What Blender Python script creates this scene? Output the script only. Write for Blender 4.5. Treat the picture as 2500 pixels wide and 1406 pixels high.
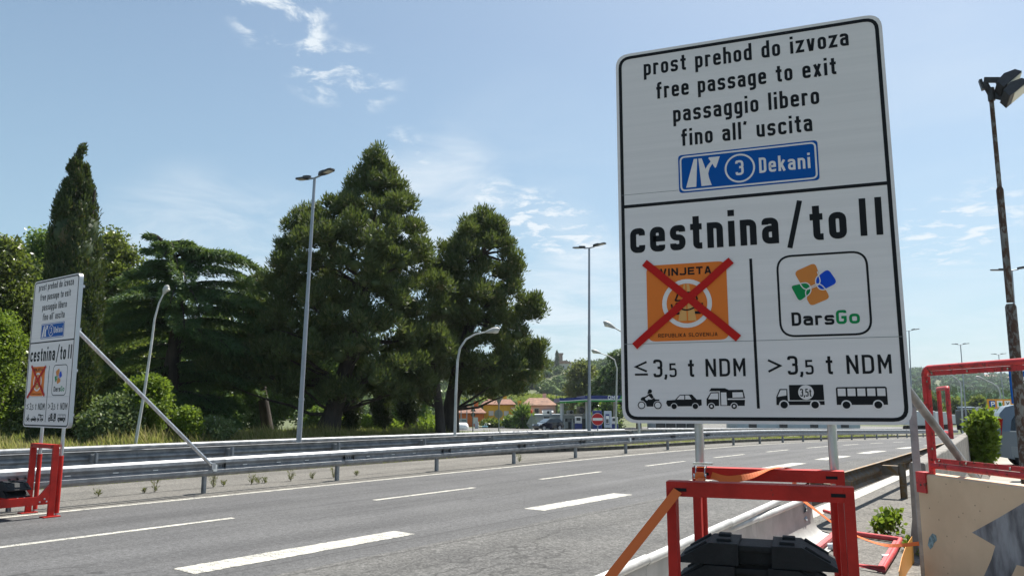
import bpy, bmesh, math, random
import numpy as np
from mathutils import Vector, Matrix
from mathutils.geometry import tessellate_polygon

for _o in list(bpy.data.objects):
    bpy.data.objects.remove(_o)
SC = bpy.context.scene
COL = SC.collection
R = math.radians

# ------------------------------------------------------------------ camera
FPX, PITCH, CAMH = 1880.0, math.atan(287 / 1880.0), 2.1
cam = bpy.data.cameras.new('camera')
cam.sensor_width = 36.0
cam.lens = FPX / 2500 * 36.0
cam.clip_start = 0.05
cam.clip_end = 20000
camo = bpy.data.objects.new('camera', cam)
camo.location = (0, 0, CAMH)
camo.rotation_euler = (math.pi / 2 + PITCH, 0, 0)
COL.objects.link(camo)
SC.camera = camo

# ------------------------------------------------------------------ sun, sky, exposure
SUN_AZ, SUN_EL = R(40), R(58)          # azimuth clockwise from +Y
sun = bpy.data.lights.new('sun', 'SUN')
sun.energy = 5.0
sun.angle = R(0.53)
sun.color = (1.0, 0.95, 0.87)
suno = bpy.data.objects.new('sun', sun)
sd = Vector((math.sin(SUN_AZ) * math.cos(SUN_EL), math.cos(SUN_AZ) * math.cos(SUN_EL), math.sin(SUN_EL)))
suno.rotation_euler = sd.to_track_quat('Z', 'Y').to_euler()
suno.location = (20, 20, 60)
COL.objects.link(suno)
SC.view_settings.view_transform = 'Standard'
SC.view_settings.look = 'None'
SC.view_settings.gamma = 1
SC.view_settings.exposure = 0.95
SC.render.engine = 'CYCLES'
SC.cycles.max_bounces = 6
SC.cycles.diffuse_bounces = 3
SC.cycles.glossy_bounces = 3
SC.cycles.transmission_bounces = 4
SC.cycles.transparent_max_bounces = 4
SC.cycles.sample_clamp_indirect = 6


def ray(u, v):
    dx = (u - 1250) / FPX
    dy = (703 - v) / FPX
    c, s = math.cos(PITCH), math.sin(PITCH)
    return Vector((dx, c - dy * s, s + dy * c))


def at(u, v, Y):
    """point seen at photo pixel (u, v) at forward distance Y"""
    d = ray(u, v)
    return Vector((0, 0, CAMH)) + d * (Y / d.y)


W = bpy.data.worlds.new('World')
SC.world = W
W.use_nodes = True
nt = W.node_tree
nt.nodes.clear()


class NT:
    """small helper to chain shader nodes"""
    def __init__(s, tree):
        s.t = tree

    def n(s, typ, **kw):
        nd = s.t.nodes.new(typ)
        for k, v in kw.items():
            setattr(nd, k, v)
        return nd

    def put(s, sock, v):
        if v is None:
            return
        if hasattr(v, 'is_output') or isinstance(v, bpy.types.NodeSocket):
            s.t.links.new(v, sock)
        else:
            if isinstance(v, (tuple, list)) and sock.type == 'RGBA' and len(v) == 3:
                v = tuple(v) + (1,)
            sock.default_value = v

    def math(s, op, a, b=None, c=None, clamp=False):
        nd = s.n('ShaderNodeMath', operation=op)
        nd.use_clamp = clamp
        for i, x in enumerate((a, b, c)):
            if x is not None:
                s.put(nd.inputs[i], x)
        return nd.outputs[0]

    def vm(s, op, a, b=None, out=0):
        nd = s.n('ShaderNodeVectorMath', operation=op)
        s.put(nd.inputs[0], a)
        if b is not None:
            if op == 'SCALE':
                s.put(nd.inputs['Scale'], b)
            else:
                s.put(nd.inputs[1], b)
        return nd.outputs['Value'] if op in ('DOT_PRODUCT', 'LENGTH', 'DISTANCE') else nd.outputs[0]

    def noise(s, vec, scale, detail=3, rough=.55, dist=0.0):
        nd = s.n('ShaderNodeTexNoise')
        s.put(nd.inputs['Vector'], vec)
        nd.inputs['Scale'].default_value = scale
        nd.inputs['Detail'].default_value = detail
        nd.inputs['Roughness'].default_value = rough
        nd.inputs['Distortion'].default_value = dist
        return nd.outputs['Fac']

    def ramp(s, fac, a, b, lo=0.0, hi=1.0, smooth=True):
        nd = s.n('ShaderNodeMapRange')
        nd.interpolation_type = 'SMOOTHSTEP' if smooth else 'LINEAR'
        s.put(nd.inputs[0], fac)
        nd.inputs[1].default_value = a
        nd.inputs[2].default_value = b
        nd.inputs[3].default_value = lo
        nd.inputs[4].default_value = hi
        return nd.outputs[0]

    def mix(s, fac, a, b):
        nd = s.n('ShaderNodeMix', data_type='RGBA')
        s.put(nd.inputs[0], fac)
        s.put(nd.inputs[6], a)
        s.put(nd.inputs[7], b)
        return nd.outputs[2]


w = NT(nt)
sky = w.n('ShaderNodeTexSky', sky_type='NISHITA')
sky.sun_disc = False
sky.sun_elevation = SUN_EL
sky.sun_rotation = SUN_AZ
sky.altitude = 50
sky.air_density = 1.0
sky.dust_density = 1.6
sky.ozone_density = 2.0
tc = w.n('ShaderNodeTexCoord')
dirv = tc.outputs['Generated']
sep = w.n('ShaderNodeSeparateXYZ')
w.put(sep.inputs[0], dirv)
zz = w.math('MAXIMUM', sep.outputs['Z'], 0.04)
zz = w.math('ADD', zz, 0.08)
flat = w.n('ShaderNodeCombineXYZ')
w.put(flat.inputs[0], w.math('DIVIDE', sep.outputs['X'], zz))
w.put(flat.inputs[1], w.math('DIVIDE', sep.outputs['Y'], zz))
cn = w.noise(flat.outputs[0], 8.0, 7, .64, .35)         # puffs
cf = w.noise(flat.outputs[0], 1.6, 5, .6, .6)           # veils
tuft = w.ramp(cn, .47, .70)
veil = w.ramp(cf, .30, .75)


def patch(u0, v0, u1, v1, half):
    """soft elongated mask on the sky dome round the great-circle arc between two directions"""
    a = ray(u0, v0).normalized()
    b = ray(u1, v1).normalized()
    mid = ((a + b) / 2).normalized()
    ax = (b - a)
    ln = ax.length / 2
    ax.normalize()
    bx = mid.cross(ax).normalized()
    d = w.vm('SUBTRACT', dirv, tuple(mid))
    p = w.math('DIVIDE', w.vm('DOT_PRODUCT', d, tuple(ax)), ln + half * .6)
    q = w.math('DIVIDE', w.vm('DOT_PRODUCT', d, tuple(bx)), half)
    r = w.math('ADD', w.math('MULTIPLY', p, p), w.math('MULTIPLY', q, q))
    fr = w.math('GREATER_THAN', w.vm('DOT_PRODUCT', dirv, tuple(mid)), 0.2)
    return w.math('MULTIPLY', w.ramp(r, 0.05, 1.15, 1, 0), fr)


total = None
for args, kind, amp in [((600, -20, 760, 150), 't', 1.0), ((730, 165, 940, 205), 't', 1.1), ((590, 10, 780, 30), 't', 1.0),
                        ((1180, 480, 1330, 560, ), 't', .9), ((1290, 520, 1440, 590), 't', 1.15), ((1010, 500, 1110, 540), 'v', .8),
                        ((1340, 650, 1450, 800), 'v', .75), ((2220, 590, 2370, 560), 't', 1.1), ((2380, 525, 2470, 510), 't', .8),
                        ((330, 640, 680, 600), 'v', .65), ((950, 370, 1000, 395), 't', .6), 
                        ((1150, 350, 1450, 420), 'v', .12), ((2250, 820, 2480, 760), 'v', .3), ((2200, 150, 2450, 380), 'v', .2)]:
    hw = {'t': .046, 'v': .12}[kind]
    m = w.math('MULTIPLY', w.math('MULTIPLY', patch(*args, hw), tuft if kind == 't' else veil), amp)
    total = m if total is None else w.math('ADD', total, m)
total = w.math('MINIMUM', total, 0.92)
# thin high haze that whitens the sky towards the horizon and the sun
hz = w.ramp(sep.outputs['Z'], 0.0, 0.45, .56, .22, smooth=False)
skyc = w.mix(hz, sky.outputs[0], (4.0, 6.2, 7.3))
skyc = w.mix(total, skyc, (6.9, 7.5, 8.0))
bg = w.n('ShaderNodeBackground')
bg.inputs['Strength'].default_value = 0.064
w.put(bg.inputs['Color'], skyc)
wo = w.n('ShaderNodeOutputWorld')
nt.links.new(bg.outputs[0], wo.inputs[0])

# ------------------------------------------------------------------ road frame of reference: s along the motorway, n to its left
TH = R(38.17)
RU = Vector((math.sin(TH), math.cos(TH)))
RN = Vector((-math.cos(TH), math.sin(TH)))


def drop(s):
    if s < 25:
        return 0.0
    if s < 55:
        return .0004 * (s - 25) ** 2
    return .36 + .024 * (min(s, 125) - 55)


def sn(x, y):
    return x * RU.x + y * RU.y, x * RN.x + y * RN.y


def smooth(t):
    t = max(0.0, min(1.0, t))
    return t * t * (3 - 2 * t)


def verge(s, n):
    return .5 * smooth((n - 28.6) / 2.5) * (1 - smooth((s - 27) / 16))


def zg(x, y):
    s, n = sn(x, y)
    return -drop(s) + verge(s, n)


def P(s, n, z=0.0):
    return Vector((RU.x * s + RN.x * n, RU.y * s + RN.y * n, z - drop(s)))


def G(u, v):
    """point of the ground seen at photo pixel (u, v)"""
    d = ray(u, v)
    lo, hi = 1.0, 600.0
    for _ in range(50):
        m = (lo + hi) / 2
        q = d * m
        if CAMH + q.z > zg(q.x, q.y):
            lo = m
        else:
            hi = m
    return Vector((0, 0, CAMH)) + d * lo


# ------------------------------------------------------------------ materials
MATS = {}


def mat(name, color, rough=.6, metal=0.0, var=0.0, vscale=6.0, bump=0.0, bscale=40.0, col2=None, spec=.5, wscale=None, stretch=None, rustcol=None, rust=0.0, coat=0.0):
    if name in MATS:
        return MATS[name]
    m = bpy.data.materials.new(name)
    m.use_nodes = True
    t = NT(m.node_tree)
    b = m.node_tree.nodes['Principled BSDF']
    b.inputs['Roughness'].default_value = rough
    b.inputs['Metallic'].default_value = metal
    b.inputs['Specular IOR Level'].default_value = spec
    if coat:
        b.inputs['Coat Weight'].default_value = coat
        b.inputs['Coat Roughness'].default_value = .05
    tcn = t.n('ShaderNodeTexCoord')
    vec = tcn.outputs['Object']
    if stretch:
        mp = t.n('ShaderNodeMapping')
        mp.inputs['Scale'].default_value = stretch
        t.put(mp.inputs[0], vec)
        vec = mp.outputs[0]
    c = tuple(color) + (1,)
    out = c
    if var or col2:
        f = t.ramp(t.noise(vec, vscale, 5, .6), .3, .7)
        c2 = tuple(col2) + (1,) if col2 else tuple(min(1, x * (1 + var)) for x in color) + (1,)
        c1 = c if col2 else tuple(x * (1 - var) for x in color) + (1,)
        out = t.mix(f, c1, c2)
    if rust:
        f2 = t.ramp(t.noise(vec, vscale * 2.3, 6, .68, .4), .62 - rust * .25, .68 - rust * .2)
        out = t.mix(f2, out, tuple(rustcol) + (1,))
    t.put(b.inputs['Base Color'], out)
    if bump:
        bp = t.n('ShaderNodeBump')
        bp.inputs['Strength'].default_value = bump
        bp.inputs['Distance'].default_value = .02
        t.put(bp.inputs['Height'], t.noise(vec, bscale, 4, .6))
        m.node_tree.links.new(bp.outputs[0], b.inputs['Normal'])
    MATS[name] = m
    return m


def leafmat(name, c1, c2, c3=None, trans=.35, nscale=.5, rough=.55, spec=.3):
    """foliage: per-leaf tint plus slow clump-sized variation of the plant's own colour"""
    if name in MATS:
        return MATS[name]
    m = bpy.data.materials.new(name)
    m.use_nodes = True
    t = NT(m.node_tree)
    b = m.node_tree.nodes['Principled BSDF']
    out = m.node_tree.nodes['Material Output']
    geo = t.n('ShaderNodeNewGeometry')
    tcn = t.n('ShaderNodeTexCoord')
    f = t.ramp(t.noise(tcn.outputs['Object'], nscale, 3, .6), .35, .65)
    rnd = geo.outputs['Random Per Island']
    fac = t.math('ADD', t.math('MULTIPLY', f, .55), t.math('MULTIPLY', rnd, .45))
    col = t.mix(fac, tuple(c1) + (1,), tuple(c2) + (1,))
    if c3:
        col = t.mix(t.ramp(rnd, .9, .97), col, tuple(c3) + (1,))
    t.put(b.inputs['Base Color'], col)
    b.inputs['Roughness'].default_value = rough
    b.inputs['Specular IOR Level'].default_value = spec
    tr = t.n('ShaderNodeBsdfTranslucent')
    t.put(tr.inputs['Color'], t.mix(.35, col, (.30, .40, .03, 1)))
    mx = t.n('ShaderNodeMixShader')
    mx.inputs[0].default_value = trans
    m.node_tree.links.new(b.outputs[0], mx.inputs[1])
    m.node_tree.links.new(tr.outputs[0], mx.inputs[2])
    m.node_tree.links.new(mx.outputs[0], out.inputs['Surface'])
    MATS[name] = m
    return m


# ------------------------------------------------------------------ objects
def tag(o, label=None, cat=None, group=None, kind=None):
    if label:
        o['label'] = label
    if cat:
        o['category'] = cat
    if group:
        o['group'] = group
    if kind:
        o['kind'] = kind
    return o


def thing(name, label, cat, loc=(0, 0, 0), rz=0.0, group=None):
    o = bpy.data.objects.new(name, None)
    o.empty_display_size = .2
    o.location = loc
    o.rotation_euler = (0, 0, rz)
    COL.objects.link(o)
    return tag(o, label, cat, group)


def copy_tree(o, parent=None):
    c = o.copy()
    COL.objects.link(c)
    if parent:
        c.parent = parent
    for ch in list(o.children):
        copy_tree(ch, c)
    return c


def linkmesh(name, me, mats, parent=None, loc=None, smooth_=False):
    for m in (mats if isinstance(mats, (list, tuple)) else [mats]):
        me.materials.append(m)
    if smooth_:
        me.polygons.foreach_set('use_smooth', [True] * len(me.polygons))
    o = bpy.data.objects.new(name, me)
    COL.objects.link(o)
    if parent:
        o.parent = parent
    if loc is not None:
        o.location = loc
    return o


def worldloc(o):
    v = Vector((0, 0, 0))
    while o:
        v += o.location
        o = o.parent
    return v


class MB:
    """collects shapes; build() links them as ONE mesh object"""
    def __init__(s):
        s.v = []
        s.f = []
        s.m = []

    def add(s, vs, fs, mi=0):
        k = len(s.v)
        s.v += [tuple(p) for p in vs]
        s.f += [tuple(i + k for i in f) for f in fs]
        s.m += [mi] * len(fs)
        return s

    def box(s, c, size, rz=0.0, M=None, mi=0):
        hx, hy, hz = size[0] / 2, size[1] / 2, size[2] / 2
        M = M or Matrix.Rotation(rz, 3, 'Z')
        c = Vector(c)
        vs = [c + M @ Vector((x * hx, y * hy, z * hz)) for z in (-1, 1) for y in (-1, 1) for x in (-1, 1)]
        return s.add(vs, [(0, 2, 3, 1), (4, 5, 7, 6), (0, 1, 5, 4), (2, 6, 7, 3), (0, 4, 6, 2), (1, 3, 7, 5)], mi)

    def beam(s, a, b, w_, h_, up=(0, 0, 1), mi=0):
        a, b = Vector(a), Vector(b)
        d = (b - a)
        L = d.length
        d.normalize()
        upv = Vector(up)
        x = d.cross(upv)
        if x.length < 1e-4:
            x = d.cross(Vector((1, 0, 0)))
        x.normalize()
        z = x.cross(d)
        M = Matrix((x, d, z)).transposed()
        return s.box((a + b) / 2, (w_, L, h_), M=M, mi=mi)

    def tube(s, pts, r, seg=10, mi=0, cap=True):
        pts = [Vector(p) for p in pts]
        n = len(pts)
        rs = r if isinstance(r, (list, tuple)) else [r] * n
        rings = []
        prev = None
        for i in range(n):
            if i == 0:
                d = pts[1] - pts[0]
            elif i == n - 1:
                d = pts[-1] - pts[-2]
            else:
                d = (pts[i + 1] - pts[i]).normalized() + (pts[i] - pts[i - 1]).normalized()
            d.normalize()
            if prev is None:
                a = d.cross(Vector((0, 0, 1)) if abs(d.z) < .9 else Vector((1, 0, 0)))
            else:
                a = prev - d * prev.dot(d)
            a.normalize()
            prev = a
            b = d.cross(a)
            rings.append([pts[i] + (a * math.cos(2 * math.pi * k / seg) + b * math.sin(2 * math.pi * k / seg)) * rs[i] for k in range(seg)])
        vs = [p for rg in rings for p in rg]
        fs = []
        for i in range(n - 1):
            for k in range(seg):
                k2 = (k + 1) % seg
                fs.append((i * seg + k, i * seg + k2, (i + 1) * seg + k2, (i + 1) * seg + k))
        if cap:
            fs.append(tuple(range(seg))[::-1])
            fs.append(tuple((n - 1) * seg + k for k in range(seg)))
        return s.add(vs, fs, mi)

    def sweep(s, prof, path, mi=0, closed=False):
        """profile [(o, z)] swept along path [(point, out_vector)]"""
        n = len(prof)
        vs = [Vector(p) + Vector(o) * q[0] + Vector((0, 0, q[1])) for p, o in path for q in prof]
        fs = []
        for i in range(len(path) - 1):
            for k in range(n if closed else n - 1):
                k2 = (k + 1) % n
                fs.append((i * n + k, i * n + k2, (i + 1) * n + k2, (i + 1) * n + k))
        if closed:
            fs.append(tuple(range(n)))
            fs.append(tuple((len(path) - 1) * n + k for k in range(n))[::-1])
        return s.add(vs, fs, mi)

    def poly(s, pts, mi=0):
        pts = [Vector(p) for p in pts]
        tr = tessellate_polygon([pts])
        nrm = Vector((0, 0, 0))
        for i in range(len(pts)):
            nrm += pts[i].cross(pts[(i + 1) % len(pts)])
        fs = []
        for a, b, c in tr:
            g = (pts[b] - pts[a]).cross(pts[c] - pts[a])
            fs.append((a, b, c) if g.dot(nrm) >= 0 else (a, c, b))
        return s.add(pts, fs, mi)

    def prism(s, pts, off, mi=0):
        """polygon pts extruded by vector off"""
        pts = [Vector(p) for p in pts]
        off = Vector(off)
        n = len(pts)
        s.poly(pts, mi)
        s.poly([p + off for p in pts][::-1], mi)
        s.add(pts + [p + off for p in pts], [(i, i + n, (i + 1) % n + n, (i + 1) % n) for i in range(n)], mi)
        return s

    def lathe(s, c, prof, seg=16, mi=0):
        c = Vector(c)
        s.tube([c + Vector((0, 0, z)) for r, z in prof], [max(r, .001) for r, z in prof], seg, mi)
        return s

    def ico(s, c, r, sub=1, mi=0, sc=(1, 1, 1), jit=0.0, rng=None):
        bm = bmesh.new()
        bmesh.ops.create_icosphere(bm, subdivisions=sub, radius=1)
        vs = []
        for v in bm.verts:
            k = 1 + (rng.uniform(-jit, jit) if rng else 0)
            vs.append(Vector(c) + Vector((v.co.x * sc[0], v.co.y * sc[1], v.co.z * sc[2])) * r * k)
        fs = [tuple(v.index for v in f.verts) for f in bm.faces]
        bm.free()
        return s.add(vs, fs, mi)

    def build(s, name, mats, parent=None, world=True, smooth_=False, bevel=0.0, recalc=True):
        off = worldloc(parent) if (parent and world) else Vector((0, 0, 0))
        me = bpy.data.meshes.new(name)
        me.from_pydata([tuple(Vector(p) - off) for p in s.v], [], s.f)
        me.polygons.foreach_set('material_index', s.m)
        if recalc:
            bm = bmesh.new()
            bm.from_mesh(me)
            bmesh.ops.recalc_face_normals(bm, faces=bm.faces)
            bm.to_mesh(me)
            bm.free()
        o = linkmesh(name, me, mats, parent, None, False)
        if smooth_:
            me.shade_smooth() if hasattr(me, 'shade_smooth') else None
            me.polygons.foreach_set('use_smooth', [True] * len(me.polygons))
            try:
                me.set_sharp_from_angle(angle=R(40))
            except Exception:
                pass
        if bevel:
            b = o.modifiers.new('bevel', 'BEVEL')
            b.width = bevel
            b.segments = 2
            b.limit_method = 'ANGLE'
        return o


def base(mb_or_o):
    return mb_or_o

# ------------------------------------------------------------------ foliage built leaf by leaf
def npmesh(name, parts):
    """parts: list of (verts Nx3, faces MxK) -> one mesh"""
    V, F, LT = [], [], []
    k = 0
    for v, f in parts:
        V.append(v)
        F.append((f + k).ravel())
        LT.append(np.full(len(f), f.shape[1], dtype=np.int32))
        k += len(v)
    V = np.concatenate(V).astype(np.float32)
    F = np.concatenate(F).astype(np.int32)
    LT = np.concatenate(LT)
    me = bpy.data.meshes.new(name)
    me.vertices.add(len(V))
    me.vertices.foreach_set('co', V.ravel())
    me.loops.add(len(F))
    me.loops.foreach_set('vertex_index', F)
    me.polygons.add(len(LT))
    st = np.zeros(len(LT), dtype=np.int32)
    st[1:] = np.cumsum(LT)[:-1]
    me.polygons.foreach_set('loop_start', st)
    me.polygons.foreach_set('loop_total', LT)
    me.update(calc_edges=True)
    me.validate()
    return me


def unit(a):
    return a / np.maximum(np.linalg.norm(a, axis=1, keepdims=True), 1e-6)


def rdir(rng, n):
    return unit(rng.normal(size=(n, 3)))


def cards(rng, Pn, D, L, Wd, curl=0.0):
    n = len(Pn)
    S = unit(np.cross(D, rdir(rng, n)))
    L = L * rng.uniform(.7, 1.3, (n, 1))
    Wd = Wd * rng.uniform(.7, 1.3, (n, 1))
    U = np.cross(S, D)
    mid = Pn + D * L * .5 + U * L * curl
    V = np.stack([Pn, mid + S * Wd * .5, Pn + D * L, mid - S * Wd * .5], 1).reshape(-1, 3)
    return V, np.arange(n * 4).reshape(-1, 4)


_bm = bmesh.new()
bmesh.ops.create_icosphere(_bm, subdivisions=2, radius=1)
ICV = np.array([v.co[:] for v in _bm.verts])
ICF = np.array([[v.index for v in f.verts] for f in _bm.faces])
_bm.free()


_b1 = bmesh.new()
bmesh.ops.create_icosphere(_b1, subdivisions=1, radius=1)
IC1V = np.array([v.co[:] for v in _b1.verts])
IC1F = np.array([[v.index for v in f.verts] for f in _b1.faces])
_b1.free()


def cores(rng, C, Rd, k=.72, jit=.18, ICV=ICV, ICF=ICF):
    n = len(C)
    nv = len(ICV)
    V = C[:, None, :] + ICV[None] * Rd[:, None, :] * k * rng.uniform(1 - jit, 1 + jit, (n, nv, 1))
    F = (ICF[None] + (np.arange(n) * nv)[:, None, None]).reshape(-1, 3)
    return V.reshape(-1, 3), F


def cloud(rng, C, Rd, per, L, Wd, out=.7, up=.4, jit=.5, shell=(.62, 1.02), curl=0.0, below=1.0):
    n = len(C)
    d = rdir(rng, n * per)
    if below < 1:
        flip = (d[:, 2] < 0) & (rng.uniform(size=len(d)) > below)
        d[flip, 2] *= -1
    c = np.repeat(C, per, 0)
    r = np.repeat(Rd, per, 0)
    p = c + d * r * rng.uniform(shell[0], shell[1], (n * per, 1))
    D = unit(d * out + np.array([0, 0, up]) + rdir(rng, n * per) * jit)
    return cards(rng, p, D, L, Wd, curl)


def silhouette(rows, Y):
    """rows (v, uL, uR) of a crown seen from the road at distance Y -> [(z, cx, half width)]"""
    out = []
    for v, a, b in rows:
        p, q = at(a, v, Y), at(b, v, Y)
        out.append(((p.z + q.z) / 2, (p.x + q.x) / 2, abs(q.x - p.x) / 2))
    return sorted(out)


def crown_points(rng, sil, Y, n, depth=.9, rho=(.45, 1.0), r=(.6, 1.0), clip=True):
    zs = np.array([a[0] for a in sil])
    cx = np.array([a[1] for a in sil])
    hw = np.array([a[2] for a in sil])
    zz_ = np.linspace(zs[0], zs[-1], 400)
    wgt = np.interp(zz_, zs, hw) ** 1.25 + .15
    z = rng.choice(zz_, n, p=wgt / wgt.sum())
    h = np.interp(z, zs, hw)
    c = np.interp(z, zs, cx)
    ph = rng.uniform(0, 2 * math.pi, n)
    rh = np.sqrt(rng.uniform(rho[0] ** 2, rho[1] ** 2, n))
    rr = rng.uniform(r[0], r[1], n)
    he = np.maximum(h - rr * .75, .05)
    x = c + he * rh * np.cos(ph)
    y = Y + he * depth * rh * np.sin(ph)
    return np.stack([x, y, z], 1), rr


BARK = mat('bark_dark', (.045, .035, .028), .9, var=.5, vscale=3, bump=.8, bscale=9, stretch=(1, 1, .25))
BARKG = mat('bark_grey', (.12, .10, .085), .9, var=.4, vscale=3, bump=.6, bscale=9, stretch=(1, 1, .25))


def tree(name, label, loc, crownparts, trunks, leaf, bark=None, group=None, cat='tree', limbs=None):
    t = thing(name, label, cat, loc, 0, group)
    off = np.array(loc)
    me = npmesh('crown', [(v - off, f) for v, f in crownparts])
    linkmesh('crown', me, leaf, t)
    if trunks or limbs:
        b = MB()
        for pts, rs in trunks or []:
            b.tube(pts, rs, 9)
        for pts, rs in limbs or []:
            b.tube(pts, rs, 6)
        b.build('trunk', bark or BARK, t, smooth_=True)
    return t


def limb(rng, a, b, r0, r1=.03, sag=.15, n=5):
    a, b = Vector(a), Vector(b)
    L = (b - a).length
    pts = []
    for i in range(n + 1):
        t = i / n
        p = a.lerp(b, t) + Vector((rng.uniform(-1, 1), rng.uniform(-1, 1), rng.uniform(-1, 1))) * L * .03 * (1 if 0 < i < n else 0)
        p.z -= math.sin(t * math.pi) * L * sag * .5
        pts.append(p)
    return pts, [r0 + (r1 - r0) * i / n for i in range(n + 1)]


PINE = leafmat('pine_needles', (.034, .060, .024), (.100, .128, .046), (.15, .14, .06), trans=.26, nscale=.6)
PINE2 = leafmat('pine_needles_light', (.060, .080, .038), (.165, .17, .085), (.17, .15, .08), trans=.25, nscale=.6)
CEDAR = leafmat('cedar_needles', (0.040, 0.089, 0.040), (0.100, 0.169, 0.059), None, trans=.28, nscale=.5)
CYPR = leafmat('cypress_scales', (.018, .036, .016), (.062, .090, .034), (.12, .10, .05), trans=.15, nscale=1.6)
DECI = leafmat('broad_leaves', (.045, .072, .020), (.135, .160, .045), None, trans=.42, nscale=.4, rough=.38, spec=.5)
DECI2 = leafmat('broad_leaves_deep', (0.057, 0.119, 0.034), (0.134, 0.211, 0.054), None, trans=.38, nscale=.4, rough=.4, spec=.45)
LIME = leafmat('lime_leaves', (.085, .150, .015), (.170, .240, .035), None, trans=.45, nscale=.6)
BRAM = leafmat('bramble_leaves', (0.094, 0.144, 0.050), (0.181, 0.225, 0.100), (0.325, 0.350, 0.250), trans=.3, nscale=.8)
DARKB = leafmat('dark_box_leaves', (0.017, 0.032, 0.014), (0.043, 0.065, 0.026), None, trans=.1, nscale=1.0)
OLIVE = leafmat('pale_spring_leaves', (.105, .125, .055), (.20, .21, .10), None, trans=.4, nscale=.5)
WOODS = leafmat('hill_woods_leaves', (0.046, 0.085, 0.032), (0.137, 0.176, 0.072), None, trans=.08, nscale=.018, rough=1, spec=0)
WOODS2 = leafmat('far_woods_leaves', (0.043, 0.087, 0.041), (0.087, 0.145, 0.065), None, trans=.08, nscale=.012, rough=1, spec=0)


def pine(name, label, rows, Y, trunk, seed, nclump, rr, leaf, per=430, L=.26, Wd=.066, rho=(.5, 1.0), group=None, extra=(), nlimb=26, depth=.85):
    rng = np.random.default_rng(seed)
    # boughs keep their distance from one another so that dark hollows and sky gaps stay between them
    Cc, rc = crown_points(rng, silhouette(rows, Y), Y, nclump * 9, depth, rho, rr)
    keep = []
    for i in range(len(Cc)):
        if len(keep) >= nclump:
            break
        if keep:
            dd = np.linalg.norm((Cc[keep] - Cc[i]) * np.array([1, 1, .9]), axis=1)
            if np.any(dd < .78 * (rc[keep] + rc[i])):
                continue
        keep.append(i)
    C, rd = Cc[keep], rc[keep]
    for (u, v, dy, r) in extra:
        p = at(u, v, Y + dy)
        C = np.vstack([C, [p[:]]])
        rd = np.append(rd, r)
    Rd = np.stack([rd, rd, rd * .85], 1)
    # every bough end is a bunch of upright needle tufts with air between them
    tuf, tr_ = [], []
    for k in range(8):
        d = rdir(rng, len(C))
        d[:, 2] = np.abs(d[:, 2]) * 1.1 - .12
        tuf.append(C + d * Rd * rng.uniform(.6, 1.0, (len(C), 1)))
        tr_.append(np.repeat(rng.uniform(.24, .42, (len(C), 1)), 3, 1) * np.array([1, 1, 1.25]))
    SCn = np.concatenate(tuf)
    SR = np.concatenate(tr_)
    parts = [cores(rng, C, Rd, .36), cores(rng, SCn, SR, .38, .25, IC1V, IC1F), cloud(rng, SCn, SR, per // 6, L, Wd, .85, .8, .30, (.35, 1.12), below=.8)]
    g = Vector((trunk[0][0].x, trunk[0][0].y, zg(trunk[0][0].x, trunk[0][0].y)))
    tp = [p for p, r in trunk]
    limbs = []
    pyr = random.Random(seed)
    idx = rng.permutation(len(C))[:nlimb]
    for i in idx:
        c = Vector(C[i])
        best = min(tp[1:], key=lambda p: abs(p.z - (c.z - .8)) + .15 * (p - c).length)
        limbs.append(limb(pyr, best, c, .11, .03, .1))
    return tree(name, label, g, parts, [(tp, [r for p, r in trunk])], leaf, BARK, group, limbs=limbs)


def tk(Y, *pts):
    return [(at(u, v, Y + dy), r) for u, v, dy, r in pts]


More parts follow.
